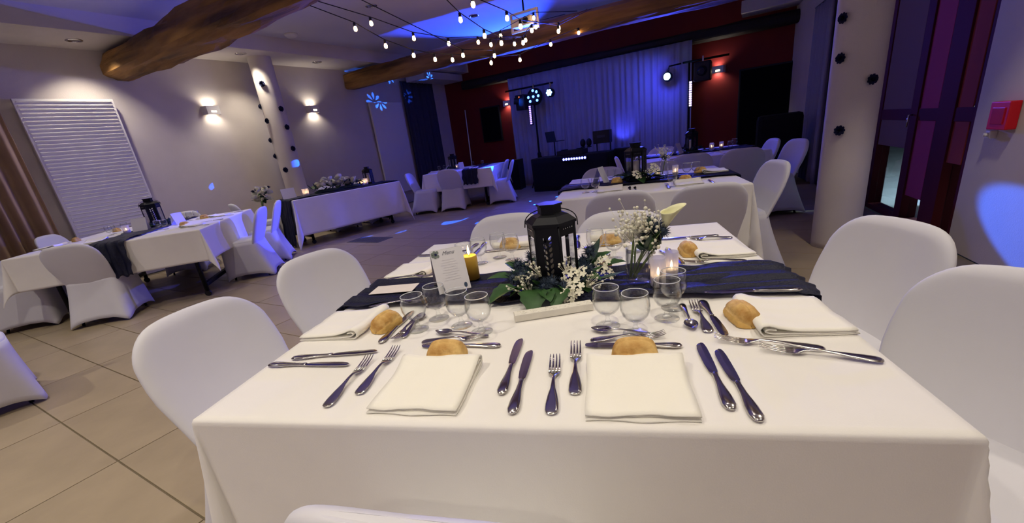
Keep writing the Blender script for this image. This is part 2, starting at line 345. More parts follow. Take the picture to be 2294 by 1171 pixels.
# windows in the right wall
def window(n, sa, sb, mulls, blinds, label):
    root = thing('window_%d' % n, label, 'window', RW((sa+sb)/2), RA); root['kind'] = 'structure'; del root['category']
    mid = (sa+sb)/2
    def part(nm, s0, s1, z0, z1, n0, n1, m):
        b_ = MB(); b_.cbox(((s0+s1)/2 - mid, (n0+n1)/2, (z0+z1)/2), (abs(s1-s0), abs(n1-n0), z1-z0), 0.004 if m is not PANE else 0.001); return b_.build(nm, m, root)
    H = 2.55
    part('frame_bottom', sa, sb, 0.0, 0.05, -0.13, -0.01, FRAMER); part('frame_top', sa, sb, H-0.07, H, -0.13, -0.01, FRAMER)
    part('frame_side', sa, sa+0.06, 0.05, H-0.07, -0.13, -0.01, FRAMER); part('frame_side', sb-0.09, sb, 0.05, H-0.07, -0.13, -0.01, FRAMER)
    for (s0, s1) in mulls: part('mullion', s0, s1, 0.05, H-0.07, -0.13, -0.005, FRAMER)
    edges = [sa+0.06] + [x for mm in mulls for x in mm] + [sb-0.09]
    for i in range(0, len(edges), 2):
        s0, s1 = edges[i], edges[i+1]
        part('transom', s0, s1, 0.93, 1.03, -0.12, -0.012, FRAMER); part('stile', s0, s0+0.03, 0.05, H-0.07, -0.11, -0.03, FRAMER)
        part('pane', s0+0.03, s1, 1.03, H-0.07, -0.072, -0.066, PANE); part('pane', s0+0.03, s1, 0.05, 0.93, -0.072, -0.066, PANE)
        zb, bm_, lab = blinds[i//2]
        if zb is not None:
            bo = part('roller_blind', s0+0.035, s1-0.005, zb, H-0.1, -0.026, -0.018, bm_); bo['label'] = lab
    return root
PINKB = mat('pink_blind', rgb(150, 52, 92), 0.9); TAUPEB = mat('taupe_blind', rgb(110, 88, 88), 0.9); RUSTB = mat('rust_blind', rgb(138, 52, 48), 0.9)
wi = window(1, w1a, w1b, [(-0.44, -0.20), (0.14, 0.27)], [(0.62, RUSTB, 'rust red roller blind'), (0.27, PINKB, 'pink roller blind'), (0.68, TAUPEB, 'taupe roller blind')], 'tall dark red framed window with pink roller blind by the column')
b_ = MB(); b_.tube([(0, 0, 0), (0, 0.03, 0), (0.0, 0.035, -0.10)], 0.008); b_.build('window_handle', STEEL, wi, (0.20-(w1a+w1b)/2, 0.0, 0.98))
window(2, w2a, w2b, [(2.05, 2.15)], [(0.06, TAUPEB, 'taupe roller blind'), (0.06, TAUPEB, 'taupe roller blind')], 'dark window beyond the right column')  # blinds closed here to keep the added outdoor light from leaking in
m = MB(); m.box((0, 0, -0.06), (7, 14, 0.1)); struct(m.build('terrace', mat('terrace_stone', rgb(170, 176, 178), 0.8, var=0.2, scale=1.5), None, RW(1, 0, -3.7), RA-PI/2), 'pale paved terrace outside the windows')
point('terrace_fill', RW(0.9, 1.6, -1.6), 420, (0.75, 0.95, 1.0), 0.1)  # unseen lamp added to brighten the view through the panes
t = thing('garden_hedge', 'dark hedge outside the tall windows', 'hedge', RW(-1.0, 0, -2.6))
hb = MB(); rr = random.Random(4)
for k in range(500):
    c = Vector((rr.uniform(-.35, .35), rr.uniform(-.9, .9), rr.uniform(0.05, 1.0))); a = Matrix.Rotation(rr.uniform(0, 6.28), 4, Vector((rr.uniform(-1, 1), rr.uniform(-1, 1), rr.uniform(-1, 1)))); hb.add([c + a @ Vector(p) for p in ((-.04, 0, 0), (0, .07, 0.01), (.04, 0, 0), (0, -.07, 0.01))], [(0, 1, 2, 3)])
hb.build('foliage', LEAF, t)
hb = MB(); hb.tube([(0, 0, 0), (0, 0, .9)], 0.03); hb.build('stem', BLACKWOOD, t)
t = thing('terrace_post', 'white post standing on the terrace outside the tall window', 'post', RW(0.75, 0, -0.9), RA)
b_ = MB(); b_.cbox((0, 0, 1.2), (0.34, 0.12, 2.38), 0.01); b_.build('shaft', WHITEP, t); b_ = MB(); b_.cbox((0, 0, 0.03), (0.40, 0.18, 0.07), 0.01); b_.build('foot', WHITEP, t)

# ================================================================== ON WALLS AND CEILING
def wl(v, z, n=0.0): return UV(UL + n, v, z)                          # on the left wall
# local frame on the left wall: x along the wall (v), y out of the wall (u)  -> rotation so that local x = AX, local y = -BX... use x=-AX,y=BX
RZL = math.atan2(-AX.y, -AX.x)                                       # local x = -AX, local y = rot90(-AX)
assert (Vector((-math.sin(RZL), math.cos(RZL), 0)) - BX).length < 1e-5
def radiator(v0, v1, z0, z1, nrib, label, ribbed=True):
    t = thing('panel_radiator', label, 'radiator', wl((v0+v1)/2, z0), RZL); W, H = v1-v0, z1-z0
    b_ = MB(); b_.cbox((0, 0.075, H/2), (W, 0.05, H), 0.006); b_.build('panel', WHITEM, t)
    for s in (-1, 1):
        b_ = MB(); b_.box((s*W*0.35, 0.025, H*0.5), (0.05, 0.05, H*0.8)); b_.build('bracket', WHITEM, t)
    if ribbed:
        b_ = MB(); 
        for k in range(nrib):
            z = H*(k+0.8)/(nrib+0.6)
            b_.add([(-W/2+0.03, 0.099, z-0.011), (W/2-0.03, 0.099, z-0.011), (W/2-0.03, 0.116, z+0.004), (-W/2+0.03, 0.116, z+0.004), (-W/2+0.03, 0.099, z+0.010), (W/2-0.03, 0.099, z+0.010)], [(0, 1, 2, 3), (3, 2, 5, 4), (0, 3, 4), (1, 5, 2)])
        o = b_.build('ribs', WHITEM, t); o['kind'] = 'stuff'
    return t
radiator(1.36, 2.33, 0.28, 2.41, 46, 'tall white ribbed panel radiator on the left wall behind the left table')
radiator(6.97, 8.02, 0.30, 2.39, 46, 'tall smooth white panel radiator beside the charcoal drape', ribbed=False)
def sconce(loc, rz, label, red=False):
    t = thing('wall_sconce', label, 'wall lamp', loc, rz, 'up and down wall lamps')
    # wedge of plaster open above and below
    b_ = MB(); w0, w1, h, d = 0.135, 0.10, 0.13, 0.105
    def sh(s): return [(-w0, 0, -h/2), (w0, 0, -h/2), (w1, d, -h/2), (-w1, d, -h/2)]
    out0 = [(-w0, 0), (-w1, d), (w1, d), (w0, 0)]; inn0 = [(-w0+.014, 0), (-w1+.012, d-.014), (w1-.012, d-.014), (w0-.014, 0)]
    vs = [(x, y, z) for z in (-h/2, h/2) for (x, y) in out0] + [(x, y, z) for z in (-h/2, h/2) for (x, y) in inn0]
    fs = []
    for i in range(3):
        fs += [(i, i+1, 4+i+1, 4+i), (8+i, 12+i, 12+i+1, 8+i+1), (i, 8+i, 8+i+1, i+1), (4+i, 4+i+1, 12+i+1, 12+i)]
    b_.add(vs, fs); b_.build('shade', WHITEP, t)
    b_ = MB(); b_.box((0, d+0.001, -0.022), (0.075, 0.006, 0.022)); b_.build('slot', WARMGLOW, t)
    b_ = MB(); b_.lathe([(0.012, -0.03), (0.018, -0.01), (0.018, 0.02), (0.012, 0.035)], 12, (0, 0.05, 0)); b_.build('bulb', WARMGLOW, t)
    n = Matrix.Rotation(rz, 3, 'Z') @ Vector((0, 1, 0)); q = Vector(loc) + n*0.055
    spot('sconce_lamp', q + Vector((0, 0, 0.03)), q + Vector((0, 0, 1)) - n*0.12, 9.0, WARM, 140, 0.7, 0.03)
    spot('sconce_lamp', q + Vector((0, 0, -0.03)), q + Vector((0, 0, -1)) - n*0.12, 9.0, WARM, 140, 0.7, 0.03)
    return t
sconce(wl(3.59, 2.26), RZL, 'lit white wall sconce between ribbed radiator and left column'); sconce(wl(5.50, 2.26), RZL, 'lit white wall sconce right of the left column')
RZF = math.atan2(BX.y, BX.x) + PI                                    # far wall: local y = -AX
sconce(UV(-5.52, VF, 2.10), RZF, 'lit wall sconce on red wall left of the white drape'); sconce(UV(-0.52, VF, 2.02), RZF, 'lit wall sconce on red wall right of the white drape')
def downlight(u, v, z, label):
    t = thing('ceiling_downlight', label, 'downlight', UV(u, v, z), 0, 'recessed ceiling downlights')
    b_ = MB(); b_.lathe([(0.085, 0.0), (0.085, -0.006), (0.07, -0.010), (0.06, -0.008), (0.06, 0.0)], 20, cap0=False, cap1=False); b_.build('trim_ring', STEEL, t)
    b_ = MB(); b_.lathe([(0.058, -0.001), (0.02, -0.003)], 16, cap0=False); b_.build('reflector', STEEL, t)
downlight(-7.07, 2.06, ZS, 'recessed downlight in the soffit above the ribbed radiator'); downlight(-6.94, 4.04, ZS, 'recessed downlight in the soffit above the left column'); downlight(-7.02, 5.52, ZS, 'recessed downlight in the soffit nearest the second oak beam')
downlight(-4.6, 4.7, ZC, 'recessed downlight in the ceiling by the string lights'); downlight(-4.0, 6.45, ZC, 'recessed downlight in the ceiling close to the second oak beam')
b_ = MB(); b_.lathe([(0.10, 0), (0.10, -0.02), (0.075, -0.045), (0.03, -0.05)], 24); tag(b_.build('smoke_detector', WHITEP, None, UV(-6.35, 4.6, ZC)), 'round white smoke detector on the ceiling near the left column', 'smoke detector')
# fire alarm call point and little lamp on the right pier
t = thing('fire_alarm', 'red square fire alarm call point on the right wall', 'alarm', RW(-1.10, 0.90), RA)
b_ = MB(); b_.cbox((0, 0.03, 0.08), (0.19, 0.055, 0.17), 0.006); b_.build('case', mat('alarm_red', rgb(200, 16, 34), 0.45), t)
b_ = MB(); b_.cbox((0, 0.06, 0.08), (0.12, 0.006, 0.10), 0.002); b_.build('push_plate', mat('alarm_plate', rgb(170, 30, 60), 0.3), t)
t = thing('cable_clip', 'small white cable socket just below the red alarm', 'socket', RW(-1.0, 0.83), RA)
b_ = MB(); b_.cbox((0, 0.02, 0.03), (0.05, 0.04, 0.05), 0.006); b_.build('box', WHITEP, t); b_ = MB(); b_.lathe([(0.014, 0), (0.014, 0.02)], 12, (0.0, 0.045, 0.02)); b_.build('plug', WHITEP, t)
# drapes
def drape(name, p, q, z0, z1, folds, amp, m, label, cat='curtain', inward=None, waves=(1.0, 0.35)):
    L = (q-p).length; t = (q-p).normalized(); n = inward.normalized(); o_ = thing(name, label, cat, (p+q)/2 + Vector((0, 0, z0)))
    def fn(a, c):
        x = a*L; fl = amp*(0.75 + 0.25*math.cos(c*2.0)); ph = 2*PI*folds*a
        off = fl*(waves[0]*math.sin(ph + 0.6*math.sin(ph*0.37)) + waves[1]*math.sin(ph*0.53+1.3)); return (p + t*(x-L/2) - p) + n*(amp*1.6+off) + Vector((0, 0, c*(z1-z0)))
    b_ = MB(); b_.grid(fn, int(folds*10), 10); b_.build('cloth', m, o_, solid=0.004)
    b_ = MB(); b_.tube([t*(-L/2) + n*(amp*1.6) + Vector((0, 0, z1-z0+0.012)), t*(L/2) + n*(amp*1.6) + Vector((0, 0, z1-z0+0.012))], 0.012); b_.build('rail', BLACKM, o_)
    return o_
drape('white_drape', UV(-5.26, VF-0.34), UV(-0.98, VF-0.34), 0.01, 2.62, 32, 0.020, WHITEC, 'wide white drape hung behind the disc jockey stand', inward=-AX)
drape('charcoal_drape', wl(8.12, 0), wl(9.33, 0), 0.01, 2.85, 9, 0.05, DARKC, 'charcoal drape hanging on the left wall by the red corner', inward=BX)
drape('taupe_drape', wl(0.10, 0), wl(1.22, 0), 0.01, 2.75, 8, 0.05, BROWNC, 'taupe drape at the left edge beside the ribbed radiator', inward=BX)
drape('grey_drape', RW(2.75), RW(3.75), 0.01, 2.5, 7, 0.04, mat('grey_drape', rgb(140, 138, 160), 0.9), 'pale grey drape on the right wall behind the right column', inward=RN)
# dark screens on the red wall
def screen(u, z0, z1, W, label):
    t = thing('wall_screen', label, 'screen', UV(u, VF, z0), RZF); b_ = MB(); b_.cbox((0, 0.03, (z1-z0)/2), (W, 0.06, z1-z0), 0.01); b_.build('case', BLACKP, t)
    b_ = MB(); b_.box((0, 0.062, (z1-z0)/2), (W-0.06, 0.004, z1-z0-0.06)); b_.build('panel', mat('screen_face', rgb(5, 5, 10), 0.8, spec=0.1), t)
screen(-6.1, 1.2, 2.1, 0.62, 'black wall screen left of the white drape'); screen(0.42, 0.45, 1.95, 1.1, 'large black panel on the red wall at right')
t = thing('curtain_pole', 'thin white pole leaning against the red wall', 'pole', UV(-6.82, 9.75)); b_ = MB(); b_.tube([(0, 0, 0), (0.02, 0.12, 2.12)], 0.014); b_.build('shaft', WHITEP, t); b_ = MB(); b_.lathe([(0.018, 0), (0.02, 0.03)], 10); b_.build('tip', BLACKP, t)
# projector in its ceiling frame
t = thing('ceiling_projector', 'white projector hung in a square frame before the second beam', 'projector', UV(-2.84, 6.0, 2.73), ROOM)
for x in (-0.22, 0.22):
    b_ = MB(); b_.cbox((x, 0, 0.12), (0.03, 0.03, 0.26), 0.004); b_.build('frame_side', WHITEP, t)
for z in (0.005, 0.24):
    b_ = MB(); b_.cbox((0, 0, z), (0.44, 0.03, 0.03), 0.004); b_.build('frame_bar', WHITEP, t)
b_ = MB(); b_.cbox((0, 0.02, 0.10), (0.36, 0.28, 0.11), 0.02); bo = b_.build('body', WHITEP, t); b_ = MB(); b_.lathe([(0.04, 0), (0.045, 0.03), (0.03, 0.03)], 16); b_.build('lens', BLACKP, bo, (0.08, -0.12, 0.10), (PI/2, 0, 0))
b_ = MB(); b_.tube([(0, 0, 0.25), (0, 0, ZC-2.73)], 0.014); b_.build('hanger', BLACKM, t)
# string lights: hung from beam to beam, (u, v, z) of each bulb's middle
STR = {'A': [(-3.88, 3.61, 2.67), (-3.73, 3.9, 2.49), (-3.57, 4.2, 2.38), (-3.44, 4.46, 2.33), (-3.32, 4.68, 2.32), (-3.04, 5.21, 2.27), (-2.81, 5.66, 2.3), (-2.53, 6.19, 2.5), (-2.26, 6.7, 2.66), (-2.12, 6.95, 2.74)],
 'B': [(-3.73, 3.73, 2.71), (-3.51, 4.19, 2.56), (-3.29, 4.61, 2.5), (-3.09, 5.02, 2.52), (-3.0, 5.2, 2.49), (-2.82, 5.56, 2.5), (-2.73, 5.75, 2.55), (-2.63, 5.93, 2.72)],
 'C': [(-2.52, 3.81, 2.49), (-2.47, 4.18, 2.37), (-2.43, 4.48, 2.32), (-2.37, 4.94, 2.36), (-2.34, 5.17, 2.52), (-2.25, 5.88, 2.62)],
 'D': [(-2.1, 3.43, 2.47), (-2.1, 4.08, 2.45), (-2.1, 4.38, 2.41), (-2.1, 5.49, 2.5)],
 'E': [(-3.08, 4.59, 2.32), (-2.89, 5.07, 2.32), (-2.83, 5.2, 2.56), (-2.59, 5.8, 2.81)]}
ENDS = {'A': ((-4.2, 2.95, 2.98), (-2.06, 7.05, 2.98)), 'B': ((-4.1, 2.95, 2.98), (-2.5, 6.78, 2.98)), 'C': ((-2.6, 2.98, 2.98), (-2.15, 6.85, 2.98)), 'D': ((-2.1, 2.98, 2.98), (-2.08, 6.87, 2.98)), 'E': ((-3.6, 2.95, 2.98), (-2.3, 6.8, 2.98))}
SL = {'A': 'lowest string of ten warm bulbs sagging in front of the second beam', 'B': 'string of eight warm bulbs starting furthest left above the lowest string', 'C': 'string of six warm bulbs hanging in front of the projector', 'D': 'short string of four warm bulbs nearest the top of the picture', 'E': 'string of four warm bulbs between the two longest strings'}
bm_ = MB(); bm_.lathe([(0.005, -0.030), (0.016, -0.024), (0.021, -0.010), (0.019, 0.008), (0.012, 0.024)], 12); bulb_me = bm_.mesh('bulb'); bulb_me.materials.append(BULB)
sm_ = MB(); sm_.lathe([(0.014, 0.022), (0.016, 0.03), (0.016, 0.06), (0.008, 0.066)], 10); sock_me = sm_.mesh('socket'); sock_me.materials.append(BLACKP)
for k, pts in STR.items():
    P = [UV(*p) for p in pts]; e0, e1 = UV(*ENDS[k][0]), UV(*ENDS[k][1]); t = thing('string_lights', SL[k], 'string lights', P[0], 0, 'strings of bulbs between the beams')
    path = [e0] + [p + Vector((0, 0, 0.066)) for p in P] + [e1]; b_ = MB(); b_.tube([p - P[0] for p in path], 0.005, 6); b_.build('wire', BLACKP, t)
    for p in P:
        o = bpy.data.objects.new('bulb', bulb_me); COL.objects.link(o); o.parent = t; o.location = p - P[0]
        o2 = bpy.data.objects.new('socket', sock_me); COL.objects.link(o2); o2.parent = o
# navy flowers pinned to the columns
def rosette(name, r, m, seed=1, layers=4):
    rnd = random.Random(seed); b_ = MB()
    for l in range(layers):
        n = 9 - l; 
        for k in range(n):
            a = 2*PI*k/n + l*0.5; tilt = 0.25 + 0.33*l; rr = r*(1.0 - 0.12*l)
            pts = []
            for i in range(4):
                for j in range(-1, 2):
                    s = i/3; wv = r*0.36*math.sin(PI*(0.12+0.75*s)); x = s*rr*math.cos(tilt); z = s*rr*math.sin(tilt) + 0.10*r*abs(j)*s + rnd.uniform(-.05, .05)*r*s
                    pts.append(Vector((x*math.cos(a) - j*wv*math.sin(a), x*math.sin(a) + j*wv*math.cos(a), z + 0.1*r*l)))
            b_.add(pts, [(i*3+j, (i+1)*3+j, (i+1)*3+j+1, i*3+j+1) for i in range(3) for j in range(2)], True)
    return b_
fl_me = rosette('f', 0.05, NAVYF).mesh('navy_flower'); fl_me.materials.append(NAVYF)
def pin(col, r, ang, z, label, grp, sc=1.0):
    d = Vector((math.cos(ang), math.sin(ang), 0)); o = bpy.data.objects.new('navy_flower', fl_me); COL.objects.link(o); o.location = col + d*(r+0.004) + Vector((0, 0, z)); o.scale = (sc,)*3
    o.rotation_euler = d.to_track_quat('Z', 'Y').to_euler(); tag(o, label, 'flower', grp)
for k, (v, z, side, lab) in enumerate([(3.95, 2.60, 1, 'uppermost navy flower on the left column'), (3.71, 2.27, 1, 'navy flower on the left edge of the left column, second from the top'), (3.88, 2.03, 1, 'navy flower third from the top at the middle of the left column'), (4.10, 2.20, 1, 'navy flower high on the right edge of the left column'),
      (3.84, 1.72, 1, 'navy flower halfway down the left column'), (4.11, 1.90, 1, 'navy flower on the right edge of the left column, level with its middle'), (3.75, 1.45, 1, 'navy flower on the lower left edge of the left column'), (4.11, 1.54, 1, 'navy flower low on the right edge of the left column'), (3.93, 1.20, 1, 'lowest navy flower on the left column just above the head table')]):
    dv = max(-0.16, min(0.16, v-4.01)); du = math.sqrt(max(0.002, 0.165**2 - dv*dv)); d = BX*du + AX*dv
    # the visible side faces the viewer
    ang = math.atan2(d.y, d.x) - 0.55; pin(CL, 0.18, ang, z, lab, 'navy flowers pinned on the left column')
for k, (ang, z, lab) in enumerate([(-2.75, 1.76, 'uppermost navy flower on the right column'), (-2.65, 1.49, 'navy flower second from the top on the right column'), (-1.45, 1.31, 'navy flower on the right side of the right column'), (-2.35, 0.97, 'lowest navy flower on the right column')]):
    pin(CR, 0.17, ang, z, lab, 'navy flowers pinned on the right column', 0.8)
# floor hatch
t = thing('floor_grille', 'flat grey floor hatch before the head table', 'floor grille', UV(-4.94, 3.98, 0.0), ROOM); b_ = MB(); b_.cbox((0, 0, 0.003), (0.70, 0.34, 0.006), 0.002); b_.build('plate', mat('grille_steel', rgb(110, 108, 110), 0.5, 0.5), t)
b_ = MB()
for k in range(12): b_.box((-0.3+k*0.0545, 0, 0.007), (0.022, 0.28, 0.003))
b_.build('bars', mat('grille_bar', rgb(80, 78, 82), 0.5, 0.6), t)

# ================================================================== DISC JOCKEY CORNER
def tripod_stand(loc, H, bar0, bar1, label):
    t = thing('light_stand', label, 'light stand', loc, ROOM)
    b_ = MB(); b_.tube([(0, 0, 0.12), (0, 0, H)], [0.028, 0.018]); b_.build('pole', BLACKM, t)
    b_ = MB(); b_.lathe([(0.04, 0.7), (0.045, 0.72), (0.045, 0.8), (0.03, 0.82)], 14); b_.build('collar', BLACKM, t)
    for k in range(3):
        a = 2*PI*k/3 + 0.4; b_ = MB(); b_.tube([(0.02*math.cos(a), 0.02*math.sin(a), 0.75), (0.45*math.cos(a), 0.45*math.sin(a), 0.015)], 0.014, 8); b_.build('leg', BLACKM, t)
    b_ = MB(); b_.tube([(bar0, 0, H-0.02), (bar1, 0, H-0.02)], 0.02, 10); b_.build('crossbar', BLACKM, t)
    return t
tl = tripod_stand(UV(-4.42, 9.3), 2.33, -0.75, 0.52, 'black tripod light stand with crossbar left of the disc jockey desk')
tr = tripod_stand(UV(-0.98, 9.3), 2.22, -0.12, 0.70, 'black tripod light stand with crossbar right of the white drape')
def clamp(root, x, y, z, h): b_ = MB(); b_.cbox((x, y, z+h/2), (0.03, 0.05, h), 0.004); return b_.build('clamp', STEEL, root)
# derby lamp with a ring of lenses and the star wheel
t = thing('derby_light', 'black round effect light with seven blue lenses hung on left stand', 'stage light', UV(-4.38, 9.2, 2.08), ROOM)
b_ = MB(); b_.lathe([(0.16, 0), (0.19, 0.03), (0.19, 0.09), (0.13, 0.14)], 24); b_.xf(Matrix.Translation((0, 0.14, 0)) @ Matrix.Rotation(PI/2, 4, 'X')); b_.build('housing', BLACKP, t)
for k in range(9):
    a = 2*PI*k/8; r = 0.13 if k < 8 else 0.0
    if k in (3, 6): continue
    b_ = MB(); b_.lathe([(0.030, 0), (0.026, 0.012), (0.012, 0.018)], 14); b_.build('lens', LEDB, t, (r*math.cos(a), -0.006, r*math.sin(a)), (PI/2, 0, 0))
clamp(t, 0, 0.06, 0.15, 0.12)
t = thing('par_light', 'bright blue round stage lamp at the right end of the left crossbar', 'stage light', UV(-3.95, 9.15, 2.10), ROOM)
b_ = MB(); b_.lathe([(0.07, 0), (0.095, 0.03), (0.095, 0.12), (0.05, 0.16)], 20); b_.xf(Matrix.Translation((0, 0.16, 0)) @ Matrix.Rotation(PI/2, 4, 'X')); b_.build('housing', BLACKP, t)
for k in range(7):
    a = 2*PI*k/6; r = 0.05 if k < 6 else 0; b_ = MB(); b_.lathe([(0.026, 0), (0.02, 0.012), (0.006, 0.014)], 14); b_.build('lens', LEDPAR, t, (r*math.cos(a), -0.002, r*math.sin(a)), (PI/2, 0, 0))
clamp(t, 0, 0.10, 0.09, 0.12)
t = thing('effect_projector', 'black box effect light hung at the left end of the left crossbar', 'stage light', UV(-4.72, 9.25, 2.0), ROOM)
b_ = MB(); b_.cbox((0, 0, 0), (0.22, 0.26, 0.34), 0.02); b_.build('housing', BLACKP, t); b_ = MB(); b_.lathe([(0.012, 0), (0.01, 0.006)], 8); b_.build('indicator', LEDR, t, (0.0, -0.131, 0.12), (PI/2, 0, 0)); clamp(t, 0, 0, 0.17, 0.12)
def led_tube(loc, L, lean, label, m):
    t = thing('led_tube', label, 'led light', loc, (0, lean, ROOM)); b_ = MB(); b_.cbox((0, 0.02, L/2), (0.07, 0.05, L), 0.008); b_.build('case', BLACKP, t); n = int(L/0.045)
    for k in range(n):
        b_ = MB(); b_.box((0, -0.007, 0.02 + (k+0.5)*(L-0.04)/n), (0.045, 0.006, 0.03)); b_.build('led', m, t)
led_tube(UV(-4.50, 9.2, 1.46), 0.46, 0.0, 'vertical violet led tube on the left light stand', LEDW)
led_tube(UV(-0.93, 9.15, 1.36), 0.50, 0.0, 'vertical white violet led tube on the right light stand', emit_mat('led_violet_white', (0.6, 0.42, 1.0, 1), 5))
t = thing('moving_head', 'dazzling cyan blue spotlight between the stands', 'stage light', UV(-1.38, 9.2, 2.0), ROOM)
b_ = MB(); b_.lathe([(0.07, 0), (0.09, 0.03), (0.09, 0.13), (0.05, 0.17)], 20); b_.xf(Matrix.Translation((0, 0.17, 0)) @ Matrix.Rotation(PI/2, 4, 'X')); b_.build('housing', BLACKP, t)
b_ = MB(); b_.lathe([(0.065, 0), (0.05, 0.02), (0.02, 0.028)], 20); b_.build('lens', LEDHOT, t, (0, -0.003, 0), (PI/2, 0, 0))
b_ = MB(); b_.tube([(0, 0.1, 0.09), (0.02, 0.12, 0.19), (0.25, 0.12, 0.2)], 0.015, 8); b_.build('yoke', BLACKM, t)
t = thing('scanner_light', 'unlit black stage light on the right crossbar', 'stage light', UV(-0.72, 9.2, 1.98), ROOM)
b_ = MB(); b_.cbox((0, 0, 0), (0.30, 0.30, 0.34), 0.03); b_.build('housing', BLACKP, t); b_ = MB(); b_.lathe([(0.09, 0), (0.08, 0.03), (0.04, 0.035)], 18); b_.build('lens', mat('dark_lens', rgb(10, 12, 30), 0.1), t, (0, -0.155, 0), (PI/2, 0, 0)); clamp(t, 0, 0, 0.17, 0.1)
# desk
DK = UV(-3.25, 8.55)
t = thing('dj_desk', 'black cloth covered disc jockey desk', 'desk', DK, ROOM)
b_ = MB(); b_.cbox((0, 0, 0.71), (1.75, 0.6, 0.04), 0.01); b_.build('top', BLACKP, t)
def skirt(a, c):
    per = [(-.88, .3), (-.88, -.31), (.88, -.31), (.88, .3)]; x = a*3; i = min(2, int(x)); f = x-i; p = Vector(per[i]).lerp(Vector(per[i+1]), f); w_ = 0.012*math.sin(a*90)*(1-c)
    return (p.x*(1+w_), p.y*(1+w_*2), 0.005 + c*0.71)
b_ = MB(); b_.grid(skirt, 120, 6); b_.build('skirt', BLACKC, t, solid=0.004)
t = thing('led_bar', 'horizontal bar of nine bright blue lamps on the desk front', 'led light', UV(-3.08, 8.20, 0.66), ROOM)
b_ = MB(); b_.cbox((0, 0.02, 0), (0.56, 0.04, 0.09), 0.008); b_.build('case', BLACKP, t)
for k in range(9):
    b_ = MB(); b_.lathe([(0.025, 0), (0.02, 0.012), (0.008, 0.016)], 12); b_.build('led', emit_mat('led_bar_blue', (0.14, 0.16, 1.0, 1), 8), t, (-0.24+k*0.06, -0.002, 0), (PI/2, 0, 0))
spot('led_bar_lamp', UV(-3.18, 8.12, 0.66), UV(-3.3, 5.0, 0.3), 30, BLUE, 120, 0.8, 0.1)
t = thing('laptop', 'dark laptop on a thin stand behind the desk', 'laptop', UV(-3.75, 8.75, 0.73), ROOM - 0.5)
b_ = MB(); b_.tube([(0, 0, 0.0), (0, 0, 0.30)], 0.012); b_.build('stand', BLACKM, t)
b_ = MB(); b_.cbox((0.06, 0, 0.31), (0.34, 0.24, 0.015), 0.004); b_.build('keyboard_half', BLACKP, t); b_ = MB(); b_.cbox((-0.12, 0, 0.42), (0.012, 0.26, 0.22), 0.003, Matrix.Rotation(-0.2, 3, 'Y')); b_.build('screen_half', BLACKP, t)
t = thing('dj_controller', 'low black mixing controller on the desk', 'mixer', UV(-3.25, 8.55, 0.73), ROOM)
b_ = MB(); b_.cbox((0, 0, 0.05), (0.6, 0.34, 0.10), 0.01); b_.build('body', BLACKP, t)
for x in (-0.18, 0.18): b_ = MB(); b_.lathe([(0.08, 0.10), (0.08, 0.115), (0.02, 0.12)], 20, (x, 0, 0)); b_.build('jog_wheel', BLACKM, t)
t = thing('flight_case', 'black box with a raised lid on a stand at the desk', 'equipment case', UV(-2.62, 8.75, 0.73), ROOM)
b_ = MB(); b_.cbox((0, 0, 0.29), (0.36, 0.20, 0.26), 0.01); b_.build('body', BLACKP, t); b_ = MB(); b_.cbox((0, -0.105, 0.30), (0.18, 0.006, 0.05), 0.002); b_.build('badge', mat('case_badge', rgb(40, 44, 60), 0.5), t)
for x in (-0.15, 0.15): b_ = MB(); b_.tube([(x, 0.05, 0), (x, 0.05, 0.18)], 0.012); b_.build('leg', BLACKM, t)
for (u, lab) in ((-3.02, 'left one of two black headphone domes on the desk'), (-2.88, 'right one of two black headphone domes on the desk')):
    t = thing('desk_speaker', lab, 'speaker', UV(u, 8.62, 0.85), ROOM); b_ = MB(); b_.ball((0, 0, 0.09), 0.06, 14, 8, 1, 1, 1.4); b_.build('shell', BLACKP, t); b_ = MB(); b_.lathe([(0.05, -0.01), (0.05, 0.01)], 14); b_.build('foot', BLACKM, t)
def speaker(loc, H, label, led=True):
    t = thing('loudspeaker', label, 'loudspeaker', loc, ROOM); b_ = MB(); b_.prism([(-0.22, -0.18), (0.22, -0.18), (0.16, 0.2), (-0.16, 0.2)], 0.0, H); b_.build('cabinet', BLACKP, t)
    b_ = MB(); b_.cbox((0, -0.185, H/2), (0.40, 0.012, H-0.06), 0.004); b_.build('grille', BLACKC, t)
    if led:
        for (z, mm) in ((0.42, LEDR), (0.48, LEDB)): b_ = MB(); b_.box((-0.05, -0.194, z), (0.035, 0.006, 0.03)); b_.build('indicator', mm, t)
speaker(UV(-5.0, 9.0), 0.72, 'black floor loudspeaker with red and blue indicator'); speaker(UV(-2.15, 8.9), 0.75, 'black rounded loudspeaker right of the desk', False)
t = thing('cable_case', 'small black equipment case lying on the dance floor', 'case', UV(-2.0, 4.6), ROOM); b_ = MB(); b_.cbox((0, 0, 0.1), (0.34, 0.24, 0.20), 0.02); b_.build('body', BLACKP, t); b_ = MB(); b_.tube([(-.06, 0, .2), (-.06, 0, .24), (.06, 0, .24), (.06, 0, .2)], 0.01); b_.build('handle', BLACKM, t)
t = thing('dark_armchair', 'black padded seat in the dark right corner', 'armchair', RW(3.3, 0, 0.55), RA+PI/2)
b_ = MB(); b_.cbox((0, 0, 0.28), (0.6, 0.55, 0.3), 0.06); b_.build('seat', BLACKC, t); b_ = MB(); b_.cbox((0, 0.28, 0.7), (0.62, 0.16, 0.75), 0.07); b_.build('backrest', BLACKC, t)
for x in (-.3, .3): b_ = MB(); b_.cbox((x, 0, 0.42), (0.12, 0.55, 0.4), 0.05); b_.build('armrest', BLACKC, t)
for x in (-.25, .25):
    for y in (-.22, .22): b_ = MB(); b_.lathe([(0.02, 0), (0.025, 0.14)], 8, (x, y, 0)); b_.build('foot', BLACKM, t)
